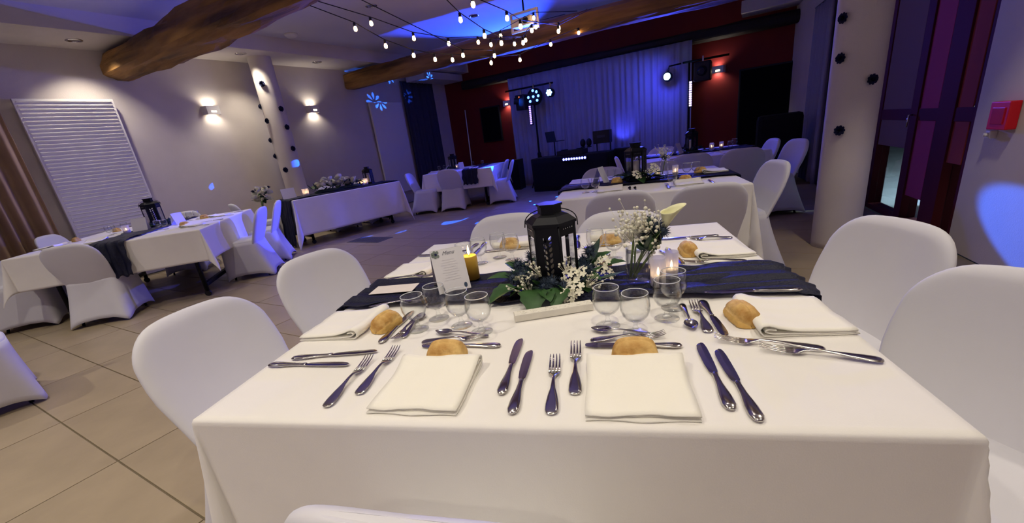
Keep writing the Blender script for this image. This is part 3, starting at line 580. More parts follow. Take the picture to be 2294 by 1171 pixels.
# star pattern light: a metal wheel with petal shaped holes in front of a small lamp
gl = UV(-4.72, 9.10, 2.02); gt = UV(UL, 7.55, 2.72); gd = (gt-gl).normalized()
gp = MB(); gp.lathe([(0.075, -0.0006), (0.075, 0.0006)], 32); gh = MB()
stars = [(-.029, .004), (-.013, .021), (-.010, -.012), (.010, .012), (.026, -.004), (.030, .020)]
D0 = 0.12
for (x, y) in stars:
    for k in range(8):
        a = 2*PI*k/8; pts = []
        for (r, w_) in ((0.0020, 0.0002), (0.0052, 0.0013), (0.0072, 0.0005)): pts.append((r, w_))
        poly = [(r, -w_) for r, w_ in pts] + [(r, w_) for r, w_ in reversed(pts)]
        gh.prism([(x + px*math.cos(a) - py*math.sin(a), y + px*math.sin(a) + py*math.cos(a)) for px, py in poly], -0.01, 0.01)
gme = bool_diff(gp, gh, 'star_wheel')
t = thing('star_gobo', 'small black wheel with star shaped holes on the effect light', 'stage light', gl + gd*D0); mesh_obj(gme, 'star_wheel', BLACKP, t, None, gd.to_track_quat('-Z', 'Y').to_euler())
b_ = MB(); b_.tube([(0, 0, 0), (0, 0, D0)], 0.07, 20, caps=False); b_.build('barrel', BLACKP, t, None, (-gd).to_track_quat('Z', 'Y').to_euler())
spot('star_lamp', gl, gt, 1300, (0.02, 0.13, 1.0), 60, 0.1, 0.0001)

# ================================================================== CHAIRS
def make_chair():
    t = thing('covered_chair', 'chair', 'chair', (0, 0, 0), 0, 'white covered banquet chairs')
    # backrest: +y faces the table
    ZT, CRN = 0.82, 0.115; rs = []; n = 32
    zs = [0.405, 0.43, 0.46, 0.50, 0.55, 0.60, 0.65, 0.69] + [ZT - CRN + CRN*math.sin(a*PI/2/9) for a in range(1, 10)]
    for z in zs:
        hw = 0.214 + 0.026*min(1, max(0, (z-0.43)/0.2)) - 0.014*max(0, (z-0.6)/0.2)
        if z > ZT-CRN: k = (z-(ZT-CRN))/CRN; hw = hw - CRN + CRN*math.sqrt(max(0.0, 1-k*k))*1.0
        th = 0.026 if z < ZT-0.02 else 0.026*math.sqrt(max(0.05, (ZT+0.002-z)/0.022))
        y0 = -0.195 - (z-0.44)*0.32 - 0.02*math.sin((z-0.44)*6); ring = []
        for j in range(n):
            a = 2*PI*j/n; c, s = math.cos(a), math.sin(a); x = hw*math.copysign(abs(c)**0.45, c); y = th*math.copysign(abs(s)**0.8, s)
            ring.append(Vector((x, y0 + y + 0.55*x*x, z - 0.35*x*x*max(0, (z-0.5)/0.3))))
        rs.append(ring)
    b_ = MB(); b_.rings(rs); b_.build('backrest', LYCRA, t)
    # seat: a soft domed pad
    rs = []
    for (k, z) in ((1.0, 0.425), (1.02, 0.44), (1.0, 0.456), (0.93, 0.468), (0.7, 0.472), (0.35, 0.466), (0.05, 0.463)):
        rs.append([Vector((0.225*k*math.copysign(abs(math.cos(2*PI*j/36))**0.5, math.cos(2*PI*j/36)), 0.012 + 0.215*k*math.copysign(abs(math.sin(2*PI*j/36))**0.5, math.sin(2*PI*j/36)), z)) for j in range(36)])
    b_ = MB(); b_.rings(rs, cap0=False); b_.build('seat', LYCRA, t)
    # stretched skirt: four pointed feet with arched hems
    rs = []; N = 64
    for i in range(11):
        k = i/10; ring = []
        for j in range(N):
            a = 2*PI*j/N; c, s = math.cos(a), math.sin(a)
            tx, ty = 0.225*math.copysign(abs(c)**0.42, c), 0.012 + 0.215*math.copysign(abs(s)**0.42, s)
            e = 0.30; mid = 1 - abs(math.sin(2*a))                       # 1 at side middles, 0 at corners
            pull = 1 - 0.13*(mid**1.0)
            bx = 0.272*math.copysign(abs(c)**e, c)*pull; by = math.copysign(abs(s)**e, s)*pull; by = 0.235*by if by > 0 else 0.345*by
            kk = k**1.25; x = tx + (bx-tx)*kk; y = ty + (by-ty)*kk
            hem = 0.008 + 0.055*(mid**0.55 if mid > 0 else 0); z = 0.447 + (hem-0.447)*k
            ring.append(Vector((x, y, z)))
        rs.append(ring)
    b_ = MB(); b_.rings(rs, False, False); b_.build('skirt', LYCRA, t, solid=0.004)
    for x in (-1, 1):
        for (y) in (0.20, -0.30):
            b_ = MB(); b_.tube([(x*0.14, y*0.4, 0.44), (x*0.185, y*0.78, 0.004)], 0.012, 8); b_.build('leg', BLACKM, t)
    return t
chair = Proto(make_chair())
def seat_at(bx_, by_, face, label, group):                           # (bx_,by_) = top middle of the backrest; face = heading towards the table
    f = math.radians(face); d = Vector((math.cos(f), math.sin(f), 0)); p = Vector((bx_, by_, 0)) + d*0.325
    return chair(p, f - PI/2, label, group)
G0 = 'chairs around the foreground table'
seat_at(-1.24, 0.49, -9, 'white covered chair at left of the foreground table, nearer the viewer', G0)
seat_at(-1.25, 1.18, -20, 'white covered chair at left of the foreground table, further back', G0)
seat_at(1.16, 0.99, 194, 'white covered chair at right of the foreground table, before the windows', G0)
seat_at(1.12, 0.43, 212, 'white covered chair at the right edge, nearest at the foreground table', G0)
seat_at(-0.36, 1.80, -84, 'white covered chair behind the black lantern, across the foreground table', G0)
seat_at(0.28, 1.58, -96, 'white covered chair behind the calla lily vase, across the foreground table', G0)
seat_at(-0.08, -0.27, 88, 'white covered chair whose back top shows at the bottom edge', G0)
G2 = 'chairs around the second table'
seat_at(0.31, 2.28, 92, 'white covered chair back at left on the near side of the second table', G2)
seat_at(0.86, 2.24, 90, 'white covered chair back at right on the near side of the second table', G2)
seat_at(1.55, 3.10, 186, 'white covered chair at the right end of the second table', G2)
seat_at(0.22, 4.15, -90, 'white covered chair at far left behind the second table', G2)
seat_at(0.80, 4.10, -90, 'white covered chair behind the vase of the second table', G2)
G4 = 'chairs around the far right table'
seat_at(1.22, 4.62, 92, 'white covered chair back at left on the near side of the far right table', G4)
seat_at(1.74, 4.58, 90, 'white covered chair back at right on the near side of the far right table', G4)
seat_at(2.38, 5.55, 182, 'bluish lit covered chair at right of the far right table, further back', G4)
seat_at(2.45, 5.02, 190, 'bluish lit covered chair at right of the far right table, nearer', G4)
seat_at(1.15, 6.45, -90, 'white covered chair behind the far right table', G4)
seat_at(0.42, 5.5, 0, 'white covered chair at the left end of the far right table', G4)
G3 = 'chairs around the far left table'
seat_at(-2.72, 7.45, 92, 'white covered chair seen from behind at the far left table', G3)
seat_at(-3.62, 7.62, 5, 'white covered chair at the left end of the far left table', G3)
seat_at(-1.72, 8.55, 182, 'narrow looking covered chair at right of the far left table, further back', G3)
seat_at(-1.52, 8.12, 186, 'narrow looking covered chair at right of the far left table, nearest the speaker', G3)
seat_at(-3.15, 9.25, -90, 'white covered chair behind the far left table', G3)
GL = 'chairs around the left table'
LT = Vector((-5.045, 3.41, 0)); LA = math.radians(27); LW, LD = 1.66, 1.80
def lt(x, y): return LT + Vector((x*math.cos(LA) - y*math.sin(LA), x*math.sin(LA) + y*math.cos(LA), 0))
def lseat(x, y, f, lab): p = lt(x, y); seat_at(p.x, p.y, f + 27, lab, GL)
lseat(-0.20, -1.13, 91, 'white covered chair seen from behind at the near side of the left table')
lseat(-1.32, -0.55, 4, 'white covered chair at the left end of the left table, cut by the picture edge')
lseat(-1.40, 0.60, -4, 'white covered chair behind the left end of the left table')
lseat(-0.16, 1.34, -92, 'white covered chair behind the left table before the plain wall')
lseat(1.24, -0.05, 178, 'blue lit covered chair at right of the left table, nearer the viewer')
lseat(1.26, 0.72, 183, 'blue lit covered chair at right of the left table, next to the head table')
seat_at(-4.03, 1.10, -25, 'white covered chair cut off at the lower left edge', 'loose chairs')
GH = 'chairs behind the head table'
HC = Vector((-4.25, 6.165, 0)); HA = math.radians(57.7); HW, HD = 1.90, 0.76
def hd(x, y): return HC + Vector((x*math.cos(HA) - y*math.sin(HA), x*math.sin(HA) + y*math.cos(HA), 0))
for (x, lab) in ((0.12, 'white covered chair behind the flowers of the head table'), (0.82, 'white covered chair behind the lantern of the head table')):
    p = hd(x, 0.80); seat_at(p.x, p.y, 57.7-90, lab, GH)
p = hd(-1.62, 0.30); seat_at(p.x, p.y, 57.7, 'white covered chair hung with flowers at the left end of the head table', GH)

# ================================================================== TABLES
def make_table(c, ang, W, D, drop, label, cloth_label, flare=0.30, seed=0, wave=0.012, legs=True):
    t = thing('banquet_table', label, 'table', c, ang); zt = TZ - 0.004
    b_ = MB(); b_.cbox((0, 0, zt-0.015), (W-0.01, D-0.01, 0.028), 0.006); b_.build('tabletop', BLACKWOOD, t)
    for sx in (-1, 1):
        for sy in (-1, 1):
            x, y = sx*(W/2-0.20), sy*(D/2-0.17); b_ = MB(); b_.tube([(x, y, 0.06), (x, y, zt-0.03)], 0.022, 10); lg = b_.build('leg', BLACKM, t)
            b_ = MB(); b_.lathe([(0.03, -0.014), (0.034, -0.008), (0.034, 0.008), (0.03, 0.014)], 16); b_.xf(Matrix.Rotation(PI/2, 4, 'X')); b_.build('castor', BLACKP, lg, (x, y, 0.034))
        x = sx*(W/2-0.20); b_ = MB(); b_.cbox((x, 0, 0.13), (0.05, D-0.34, 0.04), 0.006); b_.build('foot_rail', BLACKM, t)
    rnd = random.Random(seed); ph = [rnd.uniform(0, 6.28) for _ in range(8)]
    def P(a, c_):
        return 0
    nx, ny = 72, 72; hx, hy = W/2+0.006, D/2+0.006; rc = 0.012
    def coord(i, n, h):                                              # denser near the edge
        k = i/n*2-1; ext = h + drop; x = k*ext; return x
    xs = sorted(set([round(-hx-drop + drop*i/16, 5) for i in range(17)] + [round(-hx + 2*hx*i/28, 5) for i in range(29)] + [round(hx + drop*i/16, 5) for i in range(17)] + [round(s*(hx+d), 5) for s in (-1, 1) for d in (-0.015, 0.006, 0.015)]))
    ys = sorted(set([round(-hy-drop + drop*i/16, 5) for i in range(17)] + [round(-hy + 2*hy*i/28, 5) for i in range(29)] + [round(hy + drop*i/16, 5) for i in range(17)] + [round(s*(hy+d), 5) for s in (-1, 1) for d in (-0.015, 0.006, 0.015)]))
    vs = []
    for x in xs:
        for y in ys:
            ox, oy = max(0, abs(x)-hx), max(0, abs(y)-hy); sx = 1 if x > 0 else -1; sy = 1 if y > 0 else -1
            r = math.hypot(ox, oy)
            if r == 0:
                e = min(hx-abs(x), hy-abs(y)); z = 0.0004*math.sin(7*x+ph[0])*math.sin(6*y+ph[1]) - (0.0012 if e < 0.004 else 0); vs.append((x, y, zt+0.003+z)); continue
            phi = math.atan2(oy, ox); fl = 0.03 + flare*math.sin(2*phi)**1.0*(0.85+0.15*math.sin(3*x))
            al = y if ox > 0 else x
            wv = wave*min(1, r/0.25)*(math.sin(5.3*al+ph[2]) + 0.6*math.sin(11*al+ph[3]))*(1-math.sin(2*phi))
            out = 0.004 + fl*r + wv + (0.0 if r > 0.02 else 0)
            k = 1-math.exp(-r/0.012) if r < 0.05 else 1
            px = sx*(min(abs(x), hx) + (out*math.cos(phi))*1.0); py = sy*(min(abs(y), hy) + out*math.sin(phi))
            z = -r*math.sqrt(max(0.2, 1-fl*fl)); z = max(z, -(TZ-0.012))
            vs.append((px, py, zt + 0.002 + z))
    ny_ = len(ys); fs = [(i*ny_+j, (i+1)*ny_+j, (i+1)*ny_+j+1, i*ny_+j+1) for i in range(len(xs)-1) for j in range(ny_-1)]
    b_ = MB(); b_.add(vs, fs, True); o = b_.build('tablecloth', LINEN, None, c, ang, solid=0.0015); tag(o, cloth_label, 'tablecloth', 'white tablecloths')
    return t
MT = Vector((0, 0.73, 0))
make_table(MT, 0, 1.40, 1.46, 0.52, 'square banquet table in the foreground under a white cloth', 'white cloth on the foreground table, hanging down in front', seed=2, flare=0.16, wave=0.009)
make_table(LT, LA, LW, LD, 0.33, 'banquet table on castors at left before the ribbed radiator', 'white cloth with pointed corners on the left table', seed=3)
T2 = Vector((0.55, 3.22, 0)); A2 = math.radians(-3); make_table(T2, A2, 1.34, 1.28, 0.46, 'second banquet table right behind the foreground table', 'white cloth on the second table behind the foreground one', seed=4, flare=0.2)
T3 = Vector((-2.60, 8.36, 0)); A3 = math.radians(0); make_table(T3, A3, 1.42, 1.36, 0.36, 'far left banquet table before the red wall', 'white cloth with hanging corners on the far left table', seed=5)
T4 = Vector((1.42, 5.52, 0)); A4 = math.radians(0); make_table(T4, A4, 1.36, 1.30, 0.36, 'far right banquet table in the dim corner', 'white cloth on the dim far right table', seed=6)
make_table(HC, HA, HW, HD, 0.56, 'long head table with flowers beside the left column', 'bluish lit white cloth hanging nearly to the floor at the head table', seed=7, flare=0.22)

# runners of crinkled navy gauze
def runner(c, ang, L, y0, y1, hang0, hang1, label, seed=0, sk=0.0, fray=0.0, off=0.0):
    rnd = random.Random(seed); ph = [rnd.uniform(0, 6.28) for _ in range(12)]; tot = L + hang0 + hang1; z0 = TZ + 0.006
    def fn(a, b2):
        s = a*tot - hang0 - L/2; yb = y0 + (y1-y0)*b2
        edge = 0.010*math.sin(23*s+ph[0]) + 0.006*math.sin(51*s+ph[1]); y = yb + edge*(abs(b2-0.5)*2)**2 + sk*s
        cr = 0.0045*math.sin(yb*75 + 2.6*math.sin(3.1*s+ph[2]) + 1.5*math.sin(7.3*s+ph[6]) + ph[3]) + 0.0035*math.sin(yb*130 + 3.5*math.sin(2.3*s+ph[4]) + 2*math.sin(9*s+ph[7])) + 0.003*math.sin(13*s+yb*30+ph[8])
        cr = 0.0075 + cr*0.75
        lim = L/2 + 0.012
        if abs(s) <= lim: return (s, y, z0 + cr)
        ov = abs(s) - lim; sg = 1 if s > 0 else -1; nar = 1-0.25*ov
        ym = (y0+y1)/2
        return (sg*(lim + 0.016 + cr*1.5 + 0.10*ov + 0.01*math.sin(yb*60+ph[5])*min(1, ov*6)), ym + (y-ym)*nar, z0 - ov + 0.004 + 0.012*math.sin(yb*70)*ov*3)
    b_ = MB(); b_.grid(fn, 110, 44); o = b_.build('table_runner', NAVY, None, c, ang, solid=0.001); return tag(o, label, 'table runner', 'navy gauze table runners')
runner(MT, 0, 1.40, -0.165, 0.115, 0.10, 0.14, 'crinkled navy gauze runner across the foreground table', 1, sk=-0.03)
runner(LT, LA + PI/2, LD, -0.18, 0.18, 0.36, 0.15, 'navy gauze runner hanging over the near edge of the left table', 2)
runner(T2, A2, 1.34, -0.20, 0.14, 0.05, 0.12, 'navy gauze runner across the second table', 3)
runner(T3, A3 + PI/2, 1.36, -0.45, -0.12, 0.30, 0.05, 'navy gauze runner hanging off the near edge of the far left table', 4)
runner(T4, A4, 1.36, -0.10, 0.22, 0.30, 0.05, 'navy gauze runner on the far right table', 5)
runner(HC, HA, HW, -0.34, 0.20, 0.74, 0.10, 'navy gauze runner hanging to the floor at the left of the head table', 6)

# ================================================================== TABLEWARE
SURF = TZ + 0.0005; RUN = TZ + 0.016
def slab(mb, prof, n=10):                                            # prof: (y, halfwidth, z, halfthick)
    rs = []
    for (y, w_, z, t_) in prof:
        rs.append([Vector((w_*math.copysign(abs(math.cos(2*PI*j/n))**0.7, math.cos(2*PI*j/n)), y, z + t_*math.sin(2*PI*j/n))) for j in range(n)])
    return mb.rings(rs)
def make_fork(L=0.205):
    t = thing('fork', 'fork', 'fork'); k = L/0.205
    b_ = MB(); slab(b_, [(0.0, 0.004, .003, .001), (0.004*k, 0.0105, .0032, .0016), (0.012*k, .0130, .0038, .0018), (.03*k, .0128, .005, .0019), (.055*k, .0098, .007, .002), (.075*k, .0055, .009, .0022), (.10*k, .0036, .0108, .0024), (.115*k, .0034, .0105, .0024), (.126*k, .006, .008, .002), (.134*k, .0118, .0058, .0015), (.146*k, .0130, .0040, .0013)]); b_.build('handle', STEEL, t)
    b_ = MB()
    for x in (-.0105, -.0035, .0035, .0105): slab(b_, [(.143*k, .0029, .0042, .0013), (.162*k, .0023, .0048, .0012), (.19*k, .0019, .0085, .0010), (.2*k, .0014, .0118, .0008), (.205*k, .0006, .0135, .0005)], 6); [b_.v.__setitem__(i, (b_.v[i][0]+x, b_.v[i][1], b_.v[i][2])) for i in range(len(b_.v)-30, len(b_.v))]
    b_.build('tines', STEEL, t); return t
def make_knife(L=0.24):
    t = thing('knife', 'knife', 'knife'); k = L/0.24
    b_ = MB(); slab(b_, [(0, .004, .004, .001), (.004*k, .0085, .004, .003), (.015*k, .0118, .0045, .0036), (.04*k, .0112, .0045, .0036), (.075*k, .0066, .0045, .0034), (.105*k, .0052, .0045, .0034), (.113*k, .0062, .0045, .0036), (.116*k, .005, .0045, .003)]); b_.build('handle', STEEL, t)
    b_ = MB(); rs = []
    for (y, x0, x1) in ((.114, -.005, .005), (.122, -.0085, .0075), (.15, -.0112, .0086), (.19, -.0122, .009), (.215, -.0118, .0088), (.230, -.0095, .0076), (.238, -.005, .0055), (.240, -.001, .0025)):
        rs.append([Vector((x0, y*k, .0042)), Vector(((x0+x1)/2, y*k, .0036)), Vector((x1, y*k, .0038)), Vector((x1, y*k, .0054)), Vector(((x0+x1)/2, y*k, .0056))])
    b_.rings(rs, smooth=False); b_.build('blade', STEEL, t); return t
def make_spoon(L=0.165):
    t = thing('spoon', 'spoon', 'spoon'); k = L/.165
    b_ = MB(); slab(b_, [(0, .003, .003, .001), (.005*k, .0075, .0034, .0015), (.02*k, .0085, .0045, .0016), (.05*k, .0055, .008, .0018), (.085*k, .0028, .0105, .002), (.11*k, .003, .009, .0019), (.118*k, .005, .0075, .0015)]); b_.build('handle', STEEL, t)
    def bowl(a, c):
        y = .114*k + .051*k*a; w_ = .0165*math.sin(PI*min(1, .08+.92*a**.8))**.7; x = (c*2-1)*w_; return (x, y, .0085 - .006*math.sin(PI*a) + .005*(c*2-1)**2*math.sin(PI*a))
    b_ = MB(); b_.grid(bowl, 12, 8); b_.build('bowl', STEEL, t, solid=.001); return t
FORK, DFORK, KNIFE, DKNIFE, SPOON = Proto(make_fork()), Proto(make_fork(0.175)), Proto(make_knife()), Proto(make_knife(0.215)), Proto(make_spoon())
def lay(pr, x, y, ang, label, group, z=SURF):                        # handle end at x,y; heading ang (deg) to the tip
    return pr((x, y, z), math.radians(ang) - PI/2, label, group)
def make_glass():
    t = thing('wine_glass', 'glass', 'glass'); 
    prof = [(.0005, .0335), (.012, .035), (.022, .040), (.030, .050), (.0345, .063), (.0355, .075), (.0340, .090), (.0312, .104), (.0305, .1065), (.0297, .104), (.0326, .090), (.0340, .075), (.0330, .0635), (.0286, .0515), (.021, .0425), (.011, .0385), (.0005, .0375)]
    b_ = MB(); b_.lathe(prof, 32, cap0=False, cap1=False); b_.build('bowl', GLASS, t)
    b_ = MB(); b_.tube([(.0305*math.cos(2*PI*k/32), .0305*math.sin(2*PI*k/32), .1062) for k in range(33)], .0011, 6, False); b_.build('rim_highlight', RIMHI, t)
    b_ = MB(); b_.lathe([(.0105, .034), (.0055, .029), (.0045, .022), (.006, .0185), (.0075, .016), (.005, .0125), (.0065, .009), (.012, .0055)], 16, cap0=False, cap1=False); b_.build('stem', GLASS, t)
    b_ = MB(); b_.lathe([(.010, .0062), (.02, .0040), (.0300, .0022), (.0310, .0012), (.0300, .0002), (.001, .0002)], 32, cap0=False); b_.build('foot', GLASS, t); return t
GLS = Proto(make_glass())
def make_bread():
    t = thing('bread_roll', 'bread', 'bread')
    up = [(.0300, .021), (.0270, .0245), (.0262, .031), (.0220, .038), (.0150, .0435), (.0075, .0475), (.002, .0465), (-.002, .0420), (-.006, .0435), (-.014, .0420), (-.0215, .0365), (-.0262, .0300), (-.0275, .0245), (-.0300, .021)]
    def prof(pts):
        def fn(a, c):
            k = a*2-1; i = c*(len(pts)-1); q = min(len(pts)-2, int(i)); f = i-q; y = pts[q][0]+(pts[q+1][0]-pts[q][0])*f; z = pts[q][1]+(pts[q+1][1]-pts[q][1])*f
            e = (1-abs(k)**4.5)**.5*.97 + .03; arch = 1 - .16*k*k; lump = 1 + .03*math.sin(9*k+2) + .02*math.sin(17*k+c*6)
            return (.051*math.copysign(abs(k)**.85, k)*(1 - .10*max(0, z-.02)/.03), y*e*lump, z*(e**.55)*(arch if z > .02 else 1))
        return fn
    b_ = MB(); b_.grid(prof(up), 26, 26); b_.build('crust', CRUST, t)
    b_ = MB(); b_.grid(prof([(.0290, .0), (.0312, .006), (.0318, .014), (.0300, .0212)]), 26, 6); b_.grid(prof([(-.0300, .0212), (-.0318, .014), (-.0312, .006), (-.0290, .0)]), 26, 6); b_.build('pale_side', CRUMB, t)
    b_ = MB(); b_.prism([(.049*math.copysign(abs(math.cos(2*PI*j/24))**.6, math.cos(2*PI*j/24)), .028*math.copysign(abs(math.sin(2*PI*j/24))**.6, math.sin(2*PI*j/24))) for j in range(24)], 0, .003); b_.build('base', CRUMB, t); return t
BREAD = Proto(make_bread())
def make_napkin():
    t = thing('napkin', 'napkin', 'napkin'); W, D = 0.192, 0.195
    # folded cloth: a strip folded over at the far side (+y), loose edges at the near side
    def sheet(path, th, nm):
        b_ = MB(); nx = 14
        def fn(a, c):
            i = c*(len(path)-1); k = min(len(path)-2, int(i)); f = i-k; y = path[k][0]+(path[k+1][0]-path[k][0])*f; z = path[k][1]+(path[k+1][1]-path[k][1])*f
            x = (a-.5)*W*(1 + .012*math.sin(y*40)); return (x, y + .0025*math.sin(a*9+c*3), max(th, z*(1+.10*math.sin(a*5+c*4)) + .0006*math.sin(a*23)))
        b_.grid(fn, nx, len(path)*3); return b_.build(nm, NAPK, t, solid=th)
    low = [(D*.0, .003), (D*.3, .003), (D*.6, .003), (D*.85, .003), (D*.95, .0045), (D*.985, .012), (D*.995, .018), (D*.97, .0245), (D*.91, .026), (D*.8, .019), (D*.62, .0115), (D*.3, .0095), (.004, .0090)]
    sheet(low, .0028, 'outer_fold')
    inner = [(.010, .0062), (D*.4, .0062), (D*.7, .0068), (D*.86, .0085), (D*.94, .0135), (D*.92, .0185), (D*.84, .0170)]
    sheet(inner, .0024, 'inner_fold'); return t
NAP = Proto(make_napkin())

# ------------------------------------------------------------------ the foreground table (measured places)
GC = 'cutlery on the foreground table'; F1, F2 = 'front left place', 'front right place'
L_ = lambda *a: lay(*a)
# front left place
lay(FORK, -.405, .036, 92, 'steel fork furthest left at the front left place, beside two crossing knives', GC); lay(FORK, -.356, .082, 91, 'steel fork next to the front left napkin', GC)
lay(DKNIFE, -.080, .292, 178, 'steel dessert knife lying behind the front left bread roll', GC); lay(DFORK, -.305, .322, 6, 'steel dessert fork with raised tines behind the front left bread roll', GC); lay(SPOON, -.125, .345, 168, 'steel dessert spoon behind the front left bread, under the wine glasses', GC)
lay(KNIFE, -.034, .083, 90, 'steel knife right of the front left napkin, the inner one of the pair', GC); lay(KNIFE, .0, .021, 90, 'steel knife right of the front left napkin, the outer one of the pair', GC)
NAP((-.205, .018, SURF), math.radians(-1), 'folded ivory napkin of the front left place', 'napkins on the foreground table'); BREAD((-.203, .240, SURF), 0, 'golden bread roll behind the front left napkin', 'bread rolls on the foreground table')
# front right place
lay(FORK, .074, .022, 93, 'steel fork left of the front right napkin, the outer one', GC); lay(FORK, .114, .084, 92, 'steel fork left of the front right napkin, the inner one', GC)
lay(DKNIFE, .343, .272, 177, 'steel dessert knife lying behind the front right bread roll', GC); lay(DFORK, .140, .308, 5, 'steel dessert fork with raised tines behind the front right bread roll', GC); lay(SPOON, .300, .325, 165, 'steel dessert spoon behind the front right bread, under the wine glasses', GC)
lay(KNIFE, .382, .040, 90, 'steel knife right of the front right napkin, the inner one', GC); lay(KNIFE, .416, .010, 91, 'steel knife right of the front right napkin, the outer one', GC)
NAP((.232, .008, SURF), 0, 'folded ivory napkin of the front right place', 'napkins on the foreground table'); BREAD((.238, .229, SURF), 0, 'golden bread roll behind the front right napkin', 'bread rolls on the foreground table')
# left side, near place
lay(KNIFE, -.695, .213, -1, 'steel knife lying nearest the left table edge, front of the pair', GC); lay(KNIFE, -.650, .246, 7, 'steel knife crossing behind the first one at the left table edge', GC)
NAP((-.708, .450, SURF), math.radians(-90), 'folded napkin with a rolled edge at the left side, near place', 'napkins on the foreground table'); BREAD((-.462, .432, SURF), math.radians(76), 'torn looking bread roll at the left side near place', 'bread rolls on the foreground table')
lay(DKNIFE, -.428, .322, 89, 'steel dessert knife right of the left side bread roll', GC); lay(DFORK, -.384, .500, -92, 'steel dessert fork pointing to the viewer left of the wine glasses', GC); lay(SPOON, -.372, .350, 92, 'steel dessert spoon close to the leftmost wine glass', GC)
lay(FORK, -.60, .578, 6, 'steel fork at the near edge of the navy runner, left side', GC, RUN-.006)
# left side, far place
NAP((-.708, .985, SURF), math.radians(-90), 'folded napkin at the left side, far place behind the menu card', 'napkins on the foreground table'); lay(KNIFE, -.700, 1.232, -6, 'steel knife left of the far left wine glasses', GC); lay(FORK, -.640, 1.262, -2, 'steel fork at the far left corner of the foreground table', GC); lay(FORK, -.66, .845, 2, 'steel fork on the far edge of the navy runner, left side', GC, RUN)
BREAD((-.47, .99, SURF), math.radians(80), 'bread roll hidden behind the standing menu card', 'bread rolls on the foreground table')
# right side, near place
lay(FORK, .614, .247, 165, 'steel fork lying crosswise at the right side, the one nearer the bread', GC); lay(FORK, .690, .198, 164, 'steel fork lying crosswise at the right side, nearest the table corner', GC)
NAP((.705, .408, SURF), math.radians(92), 'folded napkin with a rolled edge at the right side, near place', 'napkins on the foreground table'); BREAD((.503, .402, SURF), math.radians(98), 'large bread roll at the right side near place', 'bread rolls on the foreground table')
lay(DFORK, .413, .335, 90, 'steel fork standing out with tines on the navy runner edge', GC); lay(SPOON, .384, .510, -91, 'steel spoon left of the right side dessert fork', GC); lay(DKNIFE, .438, .525, -89, 'steel knife beside the right side bread roll', GC)
lay(KNIFE, .690, .545, 178, 'steel knife at the near edge of the navy runner, right side', GC, RUN-.004)
# right side, far place
NAP((.690, 1.005, SURF), math.radians(96), 'folded napkin with a rolled edge at the right side, far place', 'napkins on the foreground table'); BREAD((.490, .985, SURF), math.radians(92), 'small bread roll behind the navy runner at right', 'bread rolls on the foreground table')
lay(FORK, .650, .858, 176, 'steel fork along the far edge of the navy runner, right side', GC); lay(DKNIFE, .425, 1.06, -84, 'steel knife left of the far right bread roll', GC); lay(SPOON, .398, 1.045, -80, 'steel spoon behind the votive candles', GC)
lay(KNIFE, .650, 1.205, 178, 'steel knife behind the far right bread roll', GC); lay(DFORK, .690, 1.163, 178, 'steel fork at the far right corner of the foreground table', GC)
# far side
NAP((-.235, 1.452, SURF), PI, 'folded napkin at the far side behind the lantern', 'napkins on the foreground table'); NAP((.225, 1.452, SURF), PI, 'folded napkin at the far side behind the flower vase', 'napkins on the foreground table')
BREAD((-.245, 1.27, SURF), 0, 'bread roll left behind the lantern', 'bread rolls on the foreground table'); BREAD((.212, 1.205, SURF), .1, 'bread roll seen through wine glasses behind the vase', 'bread rolls on the foreground table')
for (x, y, a, pr, lab) in ((-.075, 1.40, -90, FORK, 'steel fork seen through the lantern'), (.066, 1.395, -88, KNIFE, 'steel knife shining blue right of the lantern'), (-.40, 1.40, -90, KNIFE, 'steel knife behind the far left wine glasses'), (-.445, 1.40, -89, FORK, 'steel fork behind the far left wine glasses'), (.10, 1.16, 5, DFORK, 'steel dessert fork before the right far bread roll'), (.36, 1.42, -90, FORK, 'steel fork behind the calla lily'), (-.36, 1.22, 3, DKNIFE, 'steel dessert knife before the left far bread roll')):
    lay(pr, x, y, a, lab, GC)
for (x, y, lab) in ((-.350, .405, 'leftmost wine glass of the front left cluster'), (-.313, .478, 'wine glass of the front left cluster before the menu card'), (-.223, .422, 'third wine glass from the left in the front left cluster'), (-.152, .378, 'rightmost wine glass of the front left cluster'),
        (.184, .392, 'leftmost wine glass of the front right cluster'), (.249, .344, 'wine glass of the front right cluster nearest the viewer'), (.333, .424, 'wine glass of the front right cluster before the votive candles'), (.358, .490, 'wine glass overlapped by another at the right end of the front right cluster'),
        (-.377, .978, 'wine glass right behind the burning yellow candle'), (-.330, 1.040, 'wine glass of the far left cluster, taller looking one behind the candle'), (-.262, 1.112, 'wine glass left of the lantern, the left one of two'), (-.195, 1.063, 'wine glass left of the lantern, the right one of two'),
        (.153, 1.046, 'wine glass before the right far bread roll, left one'), (.223, .980, 'wine glass before the right far bread roll, right one'), (.300, 1.06, 'wine glass half hidden by the baby breath bouquet')):
    GLS((x, y, SURF), random.uniform(0, 6), lab, 'wine glasses on the foreground table')
GLS.r.scale = (1, 1, 1)

